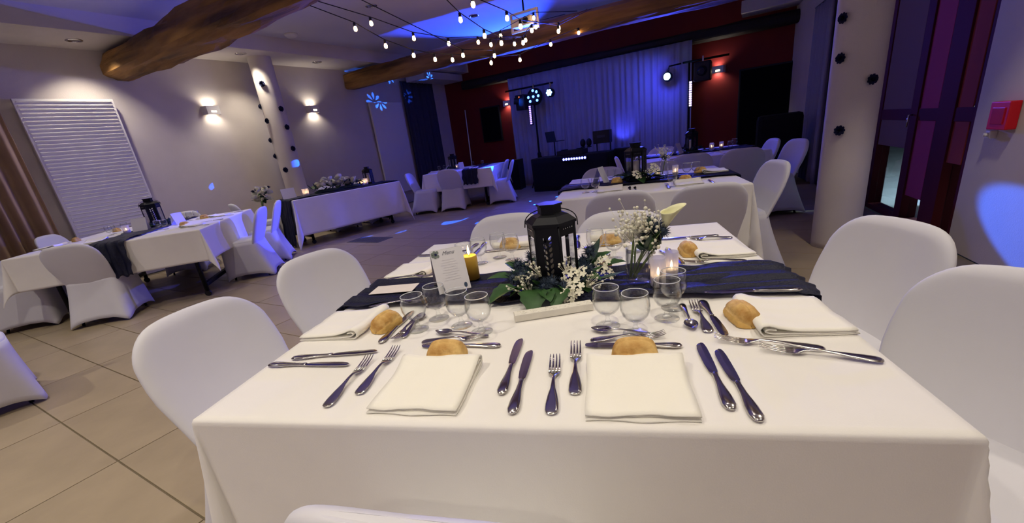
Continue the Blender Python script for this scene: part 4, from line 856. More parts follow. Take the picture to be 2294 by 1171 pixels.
# ------------------------------------------------------------------ lantern
def make_lantern(detail=True):
    t = thing('lantern', 'lantern', 'lantern'); R, H0, H1 = 0.076, 0.018, 0.202
    def hexp(r, rot=0.0): return [(r*math.cos(PI/3*k + rot), r*math.sin(PI/3*k + rot)) for k in range(6)]
    rot = PI/6*0 + 0.0
    b_ = MB(); b_.prism(hexp(R+.006), 0, H0); b_.prism(hexp(R*.93), H0, H0+.004); b_.build('base', BLACKM, t)
    b_ = MB(); b_.prism(hexp(R+.007), H1, H1+.008)
    rs = [[Vector((x, y, z)) for x, y in hexp(r)] for r, z in ((R+.007, H1+.008), (R*.78, H1+.026), (R*.5, H1+.033))]; b_.rings(rs, smooth=False); b_.build('roof', BLACKM, t)
    b_ = MB(); b_.prism(hexp(R*.5), H1+.03, H1+.058); b_.prism(hexp(R*.56), H1+.055, H1+.062); b_.build('chimney', BLACKM, t)
    # bail handle lying over the roof
    b_ = MB(); b_.tube([Vector(((R+.010)*math.cos(a), .028*math.sin(a)*0 + .02*math.sin(a), H1-.012 + .055*math.sin(a)**.6 if math.sin(a) > 1e-6 else H1-.012)) for a in [PI*k/16 for k in range(17)]], .0018, 6); b_.build('handle', BLACKM, t)
    hp = hexp(R)
    for k in range(6):
        a, c = Vector(hp[k]+(0,)), Vector(hp[(k+1) % 6]+(0,)); mid = (a+c)/2; n = mid.normalized(); w_ = (c-a).length; ang = math.atan2(n.y, n.x) - PI/2 + PI   # local y inward normal
        Mx = Matrix.Translation(mid) @ MZ(math.atan2((c-a).y, (c-a).x))
        hgt = H1-H0
        if k != 4:                                                   # glazed side
            b_ = MB()
            for x in (-w_/2+.004, w_/2-.004): b_.box((x, 0, H0+hgt/2), (.008, .003, hgt))
            b_.box((0, 0, H1-.017), (w_, .003, .034)); b_.box((0, 0, H0+.006), (w_, .003, .012)); b_.xf(Mx); f = b_.build('window_frame', BLACKM, t)
            b_ = MB(); b_.box((0, 0, H0+hgt/2-.01), (w_-.02, .0012, hgt-.06)); b_.xf(Mx); b_.build('pane', GLASS, f)
            b_ = MB()
            for q in range(5): b_.ball((-.02+q*.01, -.003, H1-.012), .0022, 6, 4)
            b_.xf(Mx); b_.build('rivets', STEEL, f)
        else:                                                        # pierced side with a leafy twig
            pa = MB(); pa.box((0, 0, H0+hgt/2), (w_, .003, hgt)); pb = MB()
            if detail:
                for i in range(8):
                    z = H0 + .018 + i*.0178
                    for sg in (-1, 1):
                        dz = .006 if sg > 0 else 0; cx, cz = sg*.0085, z+dz; pts = []
                        for j in range(10):
                            th = 2*PI*j/10; px, pz = .0042*math.sin(th)*(1-.3*math.cos(th)), .0088*math.cos(th); ra = -sg*.5
                            pts.append((cx + px*math.cos(ra) - pz*math.sin(ra)*1.0, cz + px*math.sin(ra) + pz*math.cos(ra)))
                        Q = Matrix(((1, 0, 0, 0), (0, 0, 1, 0), (0, 1, 0, 0), (0, 0, 0, 1))); pb.prism([(x, zz) for x, zz in pts], -.01, .01, Q)
                pb.prism([(.0075*math.cos(2*PI*j/4+.785), H1-.016+.0095*math.sin(2*PI*j/4+.785)) for j in range(4)], -.01, .01, Q)
                me = bool_diff(pa, pb, 'pierced_panel'); me.transform(Mx); mesh_obj(me, 'pierced_panel', BLACKM, t)
            else:
                pa.xf(Mx); pa.build('pierced_panel', BLACKM, t)
    for k in range(6):
        x, y = hp[k]; b_ = MB(); b_.tube([(x, y, H0), (x, y, H1)], .003, 6); b_.build('corner_post', BLACKM, t)
    b_ = MB(); b_.lathe([(.024, H0+.004), (.025, H0+.008), (.025, .135), (.020, .138), (.004, .134)], 20); cd = b_.build('candle', WAX, t); b_ = MB(); b_.tube([(0, 0, .133), (.001, 0, .146)], .0012, 6); b_.build('wick', BLACKP, cd)
    return t
LAN = Proto(make_lantern())
LAN((.023, .705, RUN), math.radians(-6), 'black hexagonal metal lantern on the foreground table', 'black lanterns')
# ------------------------------------------------------------------ greenery around a lantern
def leaf_mesh(L, W, bend, teeth=0):
    b_ = MB(); n = 8; vs = []; 
    for i in range(n+1):
        s = i/n; w_ = W*math.sin(PI*min(1, s**.8))**.8 * (1 + (.18 if teeth and i % 2 else 0)); z = bend*s*s
        vs += [Vector((-w_, s*L, z + w_*.35)), Vector((0, s*L, z)), Vector((w_, s*L, z + w_*.35))]
    b_.add(vs, [(3*i+j, 3*i+j+1, 3*i+4+j, 3*i+3+j) for i in range(n) for j in range(2)], True); return b_
LEAFS = []
for (L, W, bd, te, mm) in ((.095, .032, -.035, 1, LEAF), (.075, .026, -.02, 1, LEAF), (.085, .014, .02, 0, LEAF2), (.06, .011, .02, 0, LEAF)):
    me = leaf_mesh(L, W, bd, te).mesh('leaf'); me.materials.append(mm); LEAFS.append(me)
def put(me, name, parent, loc, rot, sc=1.0):
    o = bpy.data.objects.new(name, me); COL.objects.link(o); o.parent = parent; o.location = loc; o.rotation_euler = rot; o.scale = (sc,)*3; return o
def thistle_mesh(r, seed):
    rnd = random.Random(seed); b_ = MB(); b_.ball((0, 0, 0), r*.45, 10, 6)
    for k in range(110):
        z = rnd.uniform(-1, 1); a = rnd.uniform(0, 6.28); q = math.sqrt(1-z*z); d = Vector((q*math.cos(a), q*math.sin(a), z)); s = d.cross(Vector((.3, .2, .9))).normalized()*r*.045; u = d.cross(s)
        b_.add([d*r*.3+s, d*r*.3-s*.5+u*.9, d*r*.3-s*.5-u*.9, d*r*rnd.uniform(.8, 1.1)], [(0, 1, 3), (1, 2, 3), (2, 0, 3)])
    return b_
th_me = thistle_mesh(.026, 2).mesh('thistle'); th_me.materials.append(THIST)
def floret(b_, c, r, nrm, rnd):
    q = nrm.to_track_quat('Z', 'Y').to_matrix()
    for k in range(5):
        a = 2*PI*k/5 + rnd.uniform(0, .3); pts = []
        for (s, w_) in ((.0, .12), (.45, .42), (.8, .46), (1.0, .2)):
            for j in (-1, 1): pts.append(c + q @ Vector((r*(s*math.cos(a) - j*w_*math.sin(a)*.75), r*(s*math.sin(a) + j*w_*math.cos(a)*.75), r*.18*s*(1 if j > 0 else .8) + r*.1*rnd.random())))
        b_.add(pts, [(0, 1, 3, 2), (2, 3, 5, 4), (4, 5, 7, 6)], True)
def blossom_mesh(seed, n=7, R=.024, r=.013):
    rnd = random.Random(seed); b_ = MB()
    for k in range(n):
        a = 2*PI*k/max(1, n-1); rr = R*(0 if k == n-1 else 1); d = Vector((rr*math.cos(a), rr*math.sin(a), .012 - rr*.35)); floret(b_, d, r*rnd.uniform(.85, 1.1), Vector((d.x*18, d.y*18, 1)).normalized(), rnd)
    return b_
def spray_mesh(seed, n=22, R=.03, r=.0034):
    rnd = random.Random(seed); b_ = MB()
    for k in range(n):
        p = Vector((rnd.gauss(0, R*.55), rnd.gauss(0, R*.55), abs(rnd.gauss(R*.5, R*.5)))); b_.ball(p, r*rnd.uniform(.7, 1.3), 6, 4); b_.tube([Vector((0, 0, -.02)), p], .0005, 3, False)
    return b_
BLO = []
for sd in (1, 2): me = blossom_mesh(sd).mesh('blossom'); me.materials.append(PETAL); BLO.append(me)
SPR = []
for sd in (3, 4): me = spray_mesh(sd).mesh('bud_spray'); me.materials.append(PETAL); SPR.append(me)
def wreath(c, rz, label, seed, n=18, sc=1.0, grp='greenery around the lanterns'):
    rnd = random.Random(seed); t = thing('flower_wreath', label, 'flowers', c, rz, grp); b_ = MB()
    b_.tube([(.095*math.cos(2*PI*k/24), .095*math.sin(2*PI*k/24), .012) for k in range(25)], .010, 8); b_.build('ring_base', LEAF2, t)
    for k in range(n):
        a = 2*PI*k/n + rnd.uniform(-.15, .15); i = rnd.choice((0, 0, 1, 1, 3, 3)); r = rnd.uniform(.08, .105)
        put(LEAFS[i], 'leaf', t, (r*math.cos(a), r*math.sin(a), rnd.uniform(.015, .035)), (rnd.uniform(-.1, .55), rnd.uniform(-.4, .4), a - PI/2 + rnd.uniform(-.5, .5)), sc*rnd.uniform(.85, 1.2))
    for k in range(n//2+3):
        a = 2*PI*k/(n//2+3) + .2; put(th_me, 'thistle', t, (.115*math.cos(a), .115*math.sin(a), rnd.uniform(.03, .055)), (0, 0, rnd.uniform(0, 6)), sc*rnd.uniform(.8, 1.25))
    return t
wc = Vector((.023, .70, RUN - .004)); wr = wreath(wc, 0, 'leafy wreath with white blossoms and blue thistles around the lantern base', 11, 20, 1.0)
rnd = random.Random(5)
def wl_put(me, nm, x, y, z, tilt, sc=1.0): d = Vector((x, y, 0)); a = math.atan2(y, x); put(me, nm, wr, (x, y, z), (tilt*math.cos(a+PI/2), tilt*math.sin(a+PI/2), rnd.uniform(0, 6)), sc)
for (x, y, z, me, nm, sc) in ((-.092, -.090, .052, BLO[0], 'blossom', 1.15), (-.060, -.098, .055, BLO[1], 'blossom', 1.0), (-.078, -.125, .030, SPR[0], 'bud_spray', 1.1), (.060, -.095, .055, BLO[0], 'blossom', 1.2), (.088, -.088, .060, BLO[1], 'blossom', 1.1), (.070, -.135, .030, BLO[1], 'blossom', 1.15), (.052, -.150, .014, BLO[0], 'blossom', 1.0),
        (.045, -.075, .075, SPR[1], 'bud_spray', 1.0), (-.045, -.085, .070, SPR[0], 'bud_spray', 1.0), (.155, .025, .055, BLO[0], 'blossom', 1.1), (.17, -.01, .03, BLO[1], 'blossom', .9), (.115, -.10, .035, SPR[1], 'bud_spray', 1.0)):
    wl_put(me, nm, x, y, z, .75, sc*(.78 if nm == 'blossom' else 1.0))
for (x, y, a, i, sc, rx) in ((-.055, -.115, 185, 0, 1.1, .0), (-.115, -.085, 130, 0, 1.0, .1), (.028, -.115, 172, 0, .9, .0), (-.02, -.13, 200, 1, .8, .1), (.13, -.05, 250, 2, 1.1, .1), (.15, .05, 270, 1, 1.0, .5), (-.15, .0, 90, 1, 1.0, .3), (-.12, .06, 60, 1, 1.0, .6), (.10, .08, -40, 2, 1.2, .6), (.12, .09, -60, 1, 1.0, .7)):
    put(LEAFS[i], 'leaf', wr, (x, y, .026), (rx, 0, math.radians(a)), sc*1.1)
for (x, y, z, s) in ((-.02, -.12, .035, 1.2), (-.135, -.035, .04, 1.3), (.10, -.03, .06, 1.2), (-.13, .04, .06, 1.3), (-.085, .07, .08, 1.2), (.115, .065, .085, 1.3), (.0, -.105, .045, 1.0)): put(th_me, 'thistle', wr, (x, y, z), (0, 0, s*9), s)
# ------------------------------------------------------------------ menu card, candle, vase, votives and small things
def tent_card(loc, rz, label, W=.105, H=.148, menu=False, sc=1.0, grp=None):
    t = thing('menu_card', label, 'menu card', loc, rz, grp); th = math.radians(23)
    d = H*math.sin(th); hz = H*math.cos(th)
    b_ = MB(); b_.add([(-W/2, -d, 0), (W/2, -d, 0), (W/2, 0, hz), (-W/2, 0, hz)], [(0, 1, 2, 3)]); f = b_.build('front_leaf', PAPER, t, solid=.0006)
    b_ = MB(); b_.add([(-W/2, d, 0), (W/2, d, 0), (W/2, 0, hz), (-W/2, 0, hz)], [(0, 3, 2, 1)]); b_.build('back_leaf', PAPER, t, solid=.0006)
    if menu:
        R_ = Matrix.Rotation(PI/2 - th, 4, 'X')
        me = text_mesh('Menu', .019, .45); me.transform(Matrix.Translation((.004, -d*.13 - .0012, hz*.86)) @ R_); mesh_obj(me, 'lettering', INK, f)
        b_ = MB()
        for k in range(9):
            zz = .74 - k*.058; w_ = W*(.30 + .12*((k*7) % 3)/2); y = -d*(1-zz) - .0012; b_.add([(-w_/1.6, y, hz*zz), (w_/1.6, y, hz*zz), (w_/1.6, y+d*.006, hz*(zz+.006)), (-w_/1.6, y+d*.006, hz*(zz+.006))], [(0, 1, 2, 3)])
        b_.build('small_print', mat('faint_ink', rgb(206, 204, 208), .8), f)
        b_ = MB(); rr = random.Random(3)
        for k in range(7):
            a = k*.9; cx, cz = -W/2 + .017 + .011*math.cos(a)*(k > 0), .90 + .055*math.sin(a)*(k > 0); rr_ = .0055; b_.add([(cx + rr_*math.cos(2*PI*j/7), -d*(1-cz-rr_*math.sin(2*PI*j/7)/hz) - .0013, hz*cz + rr_*math.sin(2*PI*j/7)) for j in range(7)], [tuple(range(7))])
        b_.build('printed_flowers', mat('print_grey_green', rgb(120, 130, 122), .8), f)
        b_ = MB(); cx, cz = -W/2+.018, .90; b_.add([(cx + .0045*math.cos(2*PI*j/9), -d*(1-cz) - .0016 - d*0 + d*.0045*math.sin(2*PI*j/9)/hz, hz*cz + .0045*math.sin(2*PI*j/9)) for j in range(9)], [tuple(range(9))]); b_.build('printed_centre', NAVYF, f)
        b_ = MB(); cx, cz = W/2-.016, .10; b_.add([(cx + .006*math.cos(2*PI*j/9), -d*(1-cz-.006*math.sin(2*PI*j/9)/hz) - .0013, hz*cz + .009*math.sin(2*PI*j/9)) for j in range(9)], [tuple(range(9))]); b_.build('printed_sprig', mat('print_blue', rgb(70, 88, 110), .8), f)
    return t
tent_card((-.350, .722, RUN), math.radians(30), 'standing folded white menu card with printed title on the runner', menu=True, W=.112, H=.152, grp='menu cards')
def pillar(name, loc, r, h, m, label, lit=True, cat='candle', grp=None, glow=0.0):
    t = thing(name, label, cat, loc, 0, grp); b_ = MB(); b_.lathe([(r, 0), (r, h-.002), (r*.93, h), (r*.5, h-.004), (.002, h-.005)], 20); b_.build('wax', m, t); b_ = MB(); b_.tube([(0, 0, h-.006), (.001, .001, h+.008)], .001, 6); b_.build('wick', BLACKP, t)
    if lit:
        b_ = MB(); b_.lathe([(.0008, h+.003), (.0042, h+.010), (.0046, h+.016), (.0028, h+.026), (.0004, h+.037)], 10); b_.build('flame', FLAME, t)
        if glow: point('candle_lamp', Vector(loc) + Vector((0, 0, h+.02)), glow, (1, .6, .25), .008)
    return t
pillar('pillar_candle', (-.296, .800, RUN), .028, .088, YWAX, 'burning yellow pillar candle behind the menu card', glow=.25)
# glass vase with bouquet
V = Vector((.284, .665, RUN)); t = thing('flower_vase', 'clear glass vase leaning stems of a white bouquet', 'vase', V)
b_ = MB(); b_.lathe([(.001, .001), (.034, .001), (.036, .004), (.036, .112), (.0335, .112), (.0335, .012), (.001, .010)], 32, cap0=False, cap1=False); b_.build('vessel', GLASS, t)
b_ = MB(); b_.lathe([(.0005, .05), (.033, .05)], 24, cap0=False, cap1=False); b_.build('water', glass_mat('water', (.93, .96, .97, 1), 1.33), t)
B0 = V + Vector((.03, .02, .16)); t = thing('bouquet', 'bouquet of white calla lily, baby breath and thistle in the glass vase', 'bouquet', V + Vector((0, 0, .014)))
def rel(x, y, z): return Vector((x, y, z))
rnd = random.Random(21)
for k in range(9):
    a = rnd.uniform(0, 6.28); e = rel(.035 + .045*math.cos(a), .01 + .03*math.sin(a), rnd.uniform(.12, .16)); s0 = rel(-.018 + rnd.uniform(-.008, .008), rnd.uniform(-.012, .012), .004); b_ = MB(); b_.tube([s0, s0.lerp(e, .55) + Vector((0, 0, .005)), e], .0024 if k < 5 else .0016, 6); b_.build('stem', STEM, t)
for k in range(4):
    a = k*1.6; put(SPR[k % 2], 'bud_spray', t, rel(.02 + .035*math.cos(a), .01 + .02*math.sin(a), .125 + .012*k), (rnd.uniform(-.6, .6), rnd.uniform(-.6, .6), a), 1.35)
for (x, y, z, s) in ((-.02, .0, .145, 1.4), (.005, .01, .155, 1.5), (.03, .02, .15, 1.2), (-.035, .02, .13, 1.2)): put(SPR[1], 'bud_spray', t, rel(x, y, z), (rnd.uniform(-.3, .3), -.2, rnd.uniform(0, 6)), s)
pm_ = MB(); pm_.ball((0, 0, 0), .0075, 8, 6); pom = pm_.mesh('pompom'); pom.materials.append(PETAL)
for k in range(18): put(pom, 'pompom', t, rel(rnd.gauss(.036, .024), rnd.gauss(-.016, .012), rnd.gauss(.112, .020)), (0, 0, 0), rnd.uniform(.5, .85))
for k in range(14): put(LEAFS[2 + k % 2], 'leaf', t, rel(.034 + .02*math.cos(k), .0 + .012*math.sin(k), .085), (rnd.uniform(.35, 1.3), 0, k*.9), .8)
for (x, y, z, s) in ((.055, .01, .155, 1.3), (.02, .015, .145, 1.2), (.075, .0, .14, 1.0), (.04, .03, .16, 1.2)): put(th_me, 'thistle', t, rel(x, y, z), (0, 0, s), s)
for k in range(8): a = k*.8; put(LEAFS[2 + k % 2], 'leaf', t, rel(.035, .01, .115), (rnd.uniform(.3, 1.2), 0, a), .9)
def calla(a, c):
    ang = 2*PI*a; h = c; r = .004 + .022*h**1.6; lip = 1 + .55*max(0, math.cos(ang))*h**3; x = r*lip*math.cos(ang); y = r*math.sin(ang); z = .075*h + .028*max(0, math.cos(ang))*h**3 - .012*max(0, -math.cos(ang))*h**3
    return (x, y, z)
b_ = MB(); b_.grid(calla, 28, 12); b_.build('calla_spathe', mat('calla_white', rgb(240, 238, 190), .5, var=.15, scale=20), t, rel(.072, .012, .128), (.1, .30, .3), solid=.001)
b_ = MB(); b_.tube([rel(-.012, 0, .004), rel(.045, .010, .08), rel(.072, .012, .130)], .0042, 8); b_.build('calla_stem', STEM, t)
def votive(loc, h, r, label, lvl, grp='votive candles in frosted glasses'):
    t = thing('votive_candle', label, 'candle', loc, 0, grp); b_ = MB(); b_.lathe([(r*.9, 0), (r, .004), (r, h), (r*.93, h), (r*.93, .006), (.001, .005)], 24, cap0=True, cap1=False); b_.build('holder', FROST, t)
    b_ = MB(); b_.lathe([(r*.85, .006), (r*.85, h*.35), (.001, h*.34)], 16, cap1=False); b_.build('wax', WAX, t); b_ = MB(); b_.lathe([(.0008, h*.36), (.004, h*.36+.007), (.003, h*.36+.016), (.0004, h*.36+.026)], 8); b_.build('flame', FLAME, t)
def frost():
    m = bpy.data.materials.new('frosted_glass'); m.use_nodes = True; nt = m.node_tree; nt.nodes.clear(); out = nt.nodes.new('ShaderNodeOutputMaterial'); mx = nt.nodes.new('ShaderNodeMixShader'); mx.inputs[0].default_value = .5
    tr = nt.nodes.new('ShaderNodeBsdfTransparent'); tr.inputs[0].default_value = (.9, .9, .95, 1); tl_ = nt.nodes.new('ShaderNodeBsdfTranslucent'); tl_.inputs[0].default_value = (.85, .83, .9, 1); df = nt.nodes.new('ShaderNodeBsdfDiffuse'); df.inputs[0].default_value = (.8, .78, .86, 1); m2 = nt.nodes.new('ShaderNodeMixShader'); m2.inputs[0].default_value = .5
    nt.links.new(tl_.outputs[0], m2.inputs[1]); nt.links.new(df.outputs[0], m2.inputs[2]); nt.links.new(tr.outputs[0], mx.inputs[1]); nt.links.new(m2.outputs[0], mx.inputs[2]); nt.links.new(mx.outputs[0], out.inputs[0]); return m
FROST = frost()
votive((.338, .628, RUN), .088, .0225, 'tall frosted votive glass right of the vase', 0); votive((.385, .690, RUN), .085, .0205, 'frosted votive glass behind the front right wine glasses', 0)
# salt and pepper
t = thing('cruet_stand', 'small wooden cruet stand with salt and pepper shakers', 'cruet', (.185, .885, SURF)); b_ = MB(); b_.cbox((0, 0, .012), (.05, .028, .024), .003); b_.build('stand', mat('light_wood', rgb(150, 120, 84), .6, var=.2, scale=30), t)
for x in (-.012, .012): b_ = MB(); b_.lathe([(.010, .022), (.010, .035), (.008, .040)], 14, (x, 0, 0)); sh_ = b_.build('shaker', GLASS, t); b_ = MB(); b_.lathe([(.0095, .040), (.0095, .045), (.006, .051), (.001, .052)], 14, (x, 0, 0)); b_.build('cap', STEEL, sh_)
# white carved box
t = thing('carved_box', 'long narrow white carved box before the lantern', 'box', (.035, .478, SURF), math.radians(17)); b_ = MB(); b_.cbox((0, 0, .0105), (.225, .032, .021), .0025); b_.build('body', mat('white_wood', rgb(228, 224, 210), .7, var=.05, scale=40), t)
b_ = MB(); rr = random.Random(8)
for k in range(46): b_.ball((rr.uniform(-.104, .104), rr.uniform(-.011, .011), .021), rr.uniform(.0016, .0034), 6, 4, 1.6, 1, .5)
b_.build('carving', mat('white_wood', rgb(228, 224, 210)), t)
b_ = MB(); b_.cbox((0, 0, .0008), (.165, .085, .0012), .0003); o = b_.build('flat_card', CARDM, None, (-.575, .722, RUN + .002), math.radians(4)); tag(o, 'cream card lying flat on the navy runner at left', 'card')
GLS((.165, .50, SURF), 0, 'lone wine glass foot print', 'wine glasses on the foreground table') if False else None

# ================================================================== THE OTHER TABLES
def loc(c, ang): 
    def f(x, y, z=0.0): return Vector((c.x + x*math.cos(ang) - y*math.sin(ang), c.y + x*math.sin(ang) + y*math.cos(ang), z))
    return f
# ---- left table
fL = loc(LT, LA); gL = 'things on the left table'
LAN(fL(-.02, .22, RUN), LA + .4, 'black lantern with a blue lit side on the left table', 'black lanterns', 1.25)
wreath(fL(.0, .22, RUN-.004), 1.0, 'leafy wreath around the lantern on the left table', 31, 14)
tent_card(fL(-.02, -.14, RUN), LA + .15, 'standing white card in front of the lantern on the left table', grp='menu cards', W=.14, H=.15)
tent_card(fL(.25, .12, SURF), LA + .9, 'folded card lit blue right of the left table lantern', grp='menu cards', W=.12, H=.15)
votive(fL(-.14, -.20, RUN), .085, .034, 'candle glowing in a glass on the left table', 0)
for (x, y, lab) in ((-.68, -.12, 'bread roll nearest the left edge on the left table'), (-.55, .40, 'bread roll at the back left of the left table'), (.44, -.22, 'bread roll at the front right of the left table'), (.42, .42, 'bread roll at the back right of the left table')):
    BREAD(fL(x, y, SURF), LA + x, lab, 'bread rolls on the left table')
for k, (x, y, lab) in enumerate(((-.40, -.02, 'wine glass left of the candle on the left table, front one'), (-.44, .12, 'wine glass left of the candle on the left table, middle one'), (-.38, .26, 'wine glass left of the candle on the left table, back one'), (.20, -.26, 'wine glass before the blue lit card on the left table, left one'), (.28, -.30, 'wine glass before the blue lit card on the left table, right one'), (.26, .42, 'wine glass at the back right of the left table, left one'), (.33, .46, 'wine glass at the back right of the left table, right one'))):
    GLS(fL(x, y, SURF), 0, lab, 'wine glasses on the left table')
for (x, y, a, lab) in ((-.28, -.66, 0, 'ivory napkin folded beside the runner on the left table'), (.70, -.42, 90, 'ivory napkin at the front right of the left table'), (.70, .42, 90, 'ivory napkin at the back right of the left table'), (-.85, -.40, -90, 'ivory napkin at the left end of the left table')):
    NAP(fL(x, y, SURF), LA + math.radians(a), lab, 'napkins on the left table')
for (pr, x, y, a, lab) in ((KNIFE, -.10, -.78, 90, 'steel knife left of the runner on the left table'), (KNIFE, -.82, -.20, 5, 'steel knife at the left end of the left table'), (FORK, -.82, -.62, 0, 'steel fork at the left end of the left table'), (FORK, .82, -.58, 180, 'steel fork at the front right of the left table'), (KNIFE, .82, -.14, 180, 'steel knife at the right side of the left table'), (FORK, .82, .24, 180, 'steel fork at the right side of the left table'), (KNIFE, .82, .64, 180, 'steel knife at the back right of the left table'), (KNIFE, -.05, .80, -90, 'steel knife at the far side of the left table')):
    p = fL(x, y); lay(pr, p.x, p.y, a + 27, lab, 'cutlery on the left table')
# ---- second table
f2 = loc(T2, A2)
LAN(f2(-.06, .02, RUN), A2 + 1.2, 'black lantern on the second table', 'black lanterns', 1.15)
wreath(f2(-.04, .0, RUN-.004), .6, 'leafy wreath with pale blossoms around the second table lantern', 41, 22, 1.35)
w2 = [o for o in bpy.data.objects if o.get('label', '').startswith('leafy wreath with pale')][0]
for (x, y, z, me, nm) in ((-.10, -.10, .06, BLO[0], 'blossom'), (.05, -.12, .05, BLO[1], 'blossom'), (.12, -.06, .09, BLO[0], 'blossom'), (.0, -.13, .05, SPR[0], 'bud_spray')): put(me, nm, w2, (x, y, z), (.8, 0, 0), 1.3)
tent_card(f2(-.36, .02, RUN), A2 + 1.15, 'narrow looking folded card at the left of the second table', grp='menu cards')
for (x, y, lab) in ((-.27, .0, 'wine glass next to the folded card on the second table, left one'), (-.20, -.02, 'wine glass next to the folded card on the second table, right one'), (.18, -.50, 'wine glass between the near chairs of the second table'), (.33, -.12, 'wine glass right of the vase on the second table, left one'), (.40, -.10, 'wine glass right of the vase on the second table, right one'), (-.46, -.40, 'wine glass at the front left of the second table, left one'), (-.38, -.41, 'wine glass at the front left of the second table, right one')):
    GLS(f2(x, y, SURF if abs(y) > .3 else RUN), 0, lab, 'wine glasses on the second table')
for (x, y, lab) in ((-.22, -.10, 'orange lit bread roll behind the front left napkin of the second table'), (.30, -.26, 'orange lit bread roll behind the front right napkin of the second table'), (.46, .06, 'small bread roll on the runner of the second table')):
    BREAD(f2(x, y, SURF if y < -.2 else RUN), A2, lab, 'bread rolls on the second table')
for (x, y, a, lab) in ((-.27, -.50, 0, 'ivory napkin at the front left of the second table'), (.30, -.52, 0, 'ivory napkin at the front right of the second table'), (.66, .06, 90, 'ivory napkin at the right end of the second table')):
    NAP(f2(x, y, SURF if a == 0 else RUN), A2 + math.radians(a), lab, 'napkins on the second table')
for (pr, x, y, a, lab) in ((KNIFE, -.12, -.55, 90, 'steel knife right of the front left napkin on the second table'), (KNIFE, -.08, -.58, 90, 'steel knife between the two near napkins of the second table'), (FORK, .15, -.58, 90, 'steel fork left of the front right napkin on the second table'), (KNIFE, .46, -.56, 90, 'steel knife right of the front right napkin on the second table')):
    p = f2(x, y); lay(pr, p.x, p.y, a - 3, lab, 'cutlery on the second table')
votive(f2(.12, .06, RUN), .08, .022, 'pinkish glowing votive on the second table', 0); votive(f2(.26, .04, RUN), .085, .024, 'brighter glowing votive on the second table', 0)
t = thing('flower_vase', 'small vase of pale flowers on the second table', 'vase', f2(.18, .14, RUN)); b_ = MB(); b_.lathe([(.001, .001), (.034, .001), (.036, .004), (.036, .112), (.0335, .112), (.0335, .012), (.001, .010)], 24, cap0=False, cap1=False); b_.build('vessel', GLASS, t)
for k in range(5): put(SPR[k % 2], 'bud_spray', t, (.02*math.cos(k), .02*math.sin(k), .13 + .015*k), (0, 0, k), 1.4)
put(th_me, 'thistle', t, (.0, 0, .15), (0, 0, 0), 1.4); b_ = MB(); b_.tube([(-.015, 0, .01), (.01, 0, .14)], .004, 6); b_.build('stem', STEM, t)
# ---- far right table
f4 = loc(T4, A4)
LAN(f4(-.02, .10, RUN), .4, 'black lantern on the dim far right table', 'black lanterns', 1.1); wreath(f4(-.02, .10, RUN-.004), .2, 'dark leafy wreath on the far right table', 51, 12)
tent_card(f4(-.22, -.05, RUN), .9, 'folded card on the far right table', grp='menu cards'); votive(f4(.22, .05, RUN), .085, .025, 'left glowing votive on the far right table', 0); votive(f4(.34, .06, RUN), .085, .025, 'right glowing votive on the far right table', 0)
for (x, y, lab) in ((.14, -.30, 'wine glass at the front of the far right table'), (.40, -.12, 'wine glass at the right of the far right table'), (.48, .0, 'wine glass furthest right on the far right table'), (-.40, -.20, 'wine glass at the left of the far right table')): GLS(f4(x, y, SURF if y < -.11 else RUN), 0, lab, 'wine glasses on the far right table')
for (x, a, lab) in ((-.30, 0, 'ivory napkin at the front left of the far right table'), (.30, 0, 'ivory napkin at the front right of the far right table')): NAP(f4(x, -.60, SURF), a, lab, 'napkins on the far right table')
# ---- far left table
f3 = loc(T3, A3)
LAN(f3(-.30, .10, RUN), .3, 'black lantern on the far left table', 'black lanterns', 1.15); wreath(f3(-.30, .10, RUN-.004), .9, 'dark leafy wreath on the far left table', 61, 12)
votive(f3(-.18, -.05, RUN), .085, .025, 'orange glowing votive on the far left table', 0); tent_card(f3(-.06, -.12, SURF), .6, 'folded card lit blue on the far left table', grp='menu cards')
for (x, y, lab) in ((-.58, -.05, 'wine glass at the left of the far left table'), (-.52, .12, 'wine glass behind another at the left of the far left table'), (.15, .05, 'wine glass at the middle of the far left table'), (.35, .10, 'wine glass at the right of the far left table')): GLS(f3(x, y, SURF), 0, lab, 'wine glasses on the far left table')
for (x, y, lab) in ((-.62, -.40, 'ivory napkin at the front left corner of the far left table'), (.30, -.60, 'ivory napkin at the front right of the far left table')): NAP(f3(x, y, SURF), 0, lab, 'napkins on the far left table')
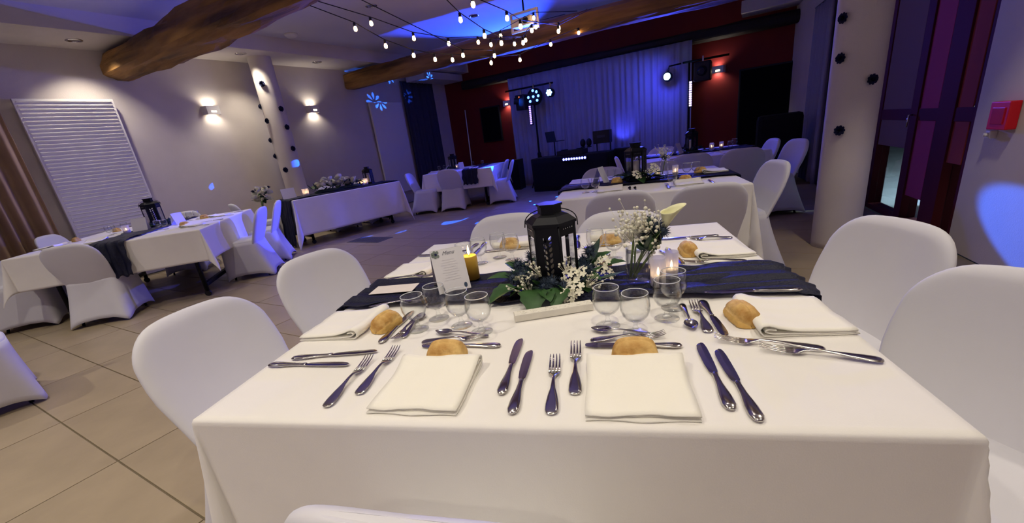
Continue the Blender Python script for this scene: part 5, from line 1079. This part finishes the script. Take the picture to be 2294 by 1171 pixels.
# ---- head table
fh = loc(HC, HA)
LAN(fh(.62, .08, RUN), HA + .5, 'black lantern standing on the head table', 'black lanterns', 1.15)
for (x, y, lab) in ((-.62, -.08, 'glowing candle jar at the left of the head table'), (.40, -.02, 'left glowing candle jar before the head table lantern'), (.50, .02, 'right glowing candle jar before the head table lantern')): votive(fh(x, y, RUN), .11, .05, lab, 0); point('candle_lamp', fh(x, y, RUN + .07), .35, (1, .6, .25), .01)
t = thing('flower_garland', 'long arrangement of white roses and greenery along the head table', 'flowers', fh(-.08, -.08, RUN), HA); rnd = random.Random(77)
ros = rosette('rose', .042, PETAL, 3, 5).mesh('rose'); ros.materials.append(PETAL)
b_ = MB(); b_.tube([(-.40 + .85*k/12, .02*math.sin(k), .02) for k in range(13)], [.01] + [.03]*11 + [.008], 8); b_.build('foam_base', LEAF2, t)
for k in range(26): put(ros, 'rose', t, (-.34 + .66*k/25 + rnd.uniform(-.02, .02), rnd.uniform(-.10, .06), rnd.uniform(.06, .10) + .13*rnd.random()*math.sin(PI*(k+2)/29)), (rnd.uniform(-.2, 1.0), rnd.uniform(-.5, .5), rnd.uniform(0, 6)), rnd.uniform(1.1, 1.7))
for k in range(46): put(LEAFS[rnd.choice((0, 1, 2, 2, 3))], 'leaf', t, (rnd.uniform(-.42, .48), rnd.uniform(-.07, .07), rnd.uniform(.02, .12)), (rnd.uniform(-.2, .9), rnd.uniform(-.5, .5), rnd.uniform(0, 6.28)), rnd.uniform(1.1, 1.8))
for k in range(10): put(th_me, 'thistle', t, (rnd.uniform(.05, .46), rnd.uniform(-.08, .08), rnd.uniform(.05, .11)), (0, 0, k), rnd.uniform(1, 1.5))
tent_card(fh(-.86, .0, RUN), HA - .2, 'plain white card standing at the left end of the head table', W=.2, H=.17, grp='menu cards')
for (x, y, lab) in ((-.50, .10, 'wine glass behind the left candle jar of the head table'), (-.44, .06, 'wine glass between candle jar and roses of the head table')): GLS(fh(x, y, RUN), 0, lab, 'wine glasses on the head table')
# bouquet hung on the chair at the left end of the head table
p = fh(-1.20, .20, .84); t = thing('chair_bouquet', 'bouquet of white roses and navy flowers at the chair left of the head table', 'bouquet', p, HA); rnd = random.Random(88)
b_ = MB(); b_.tube([(0, 0, .0), (-.02, 0, -.10), (-.03, .01, -.19)], [.03, .018, .012], 8); b_.build('stems', STEM, t)
for k in range(14): put(ros, 'rose', t, (rnd.uniform(-.13, .13), rnd.uniform(-.14, .04), rnd.uniform(-.06, .13)), (rnd.uniform(.0, 1.2), rnd.uniform(-.9, .9), rnd.uniform(0, 6)), rnd.uniform(1.0, 1.5))
for k in range(4): put(fl_me, 'navy_bloom', t, (rnd.uniform(-.10, .14), rnd.uniform(-.10, .05), rnd.uniform(.06, .15)), (rnd.uniform(0, .9), rnd.uniform(-.5, .5), 0), .75)
for k in range(18): put(LEAFS[rnd.choice((0, 1, 2, 3))], 'leaf', t, (rnd.uniform(-.07, .07), rnd.uniform(-.06, .06), rnd.uniform(-.06, .06)), (rnd.uniform(-.6, .8), rnd.uniform(-.6, .6), rnd.uniform(0, 6.28)), rnd.uniform(.9, 1.4))
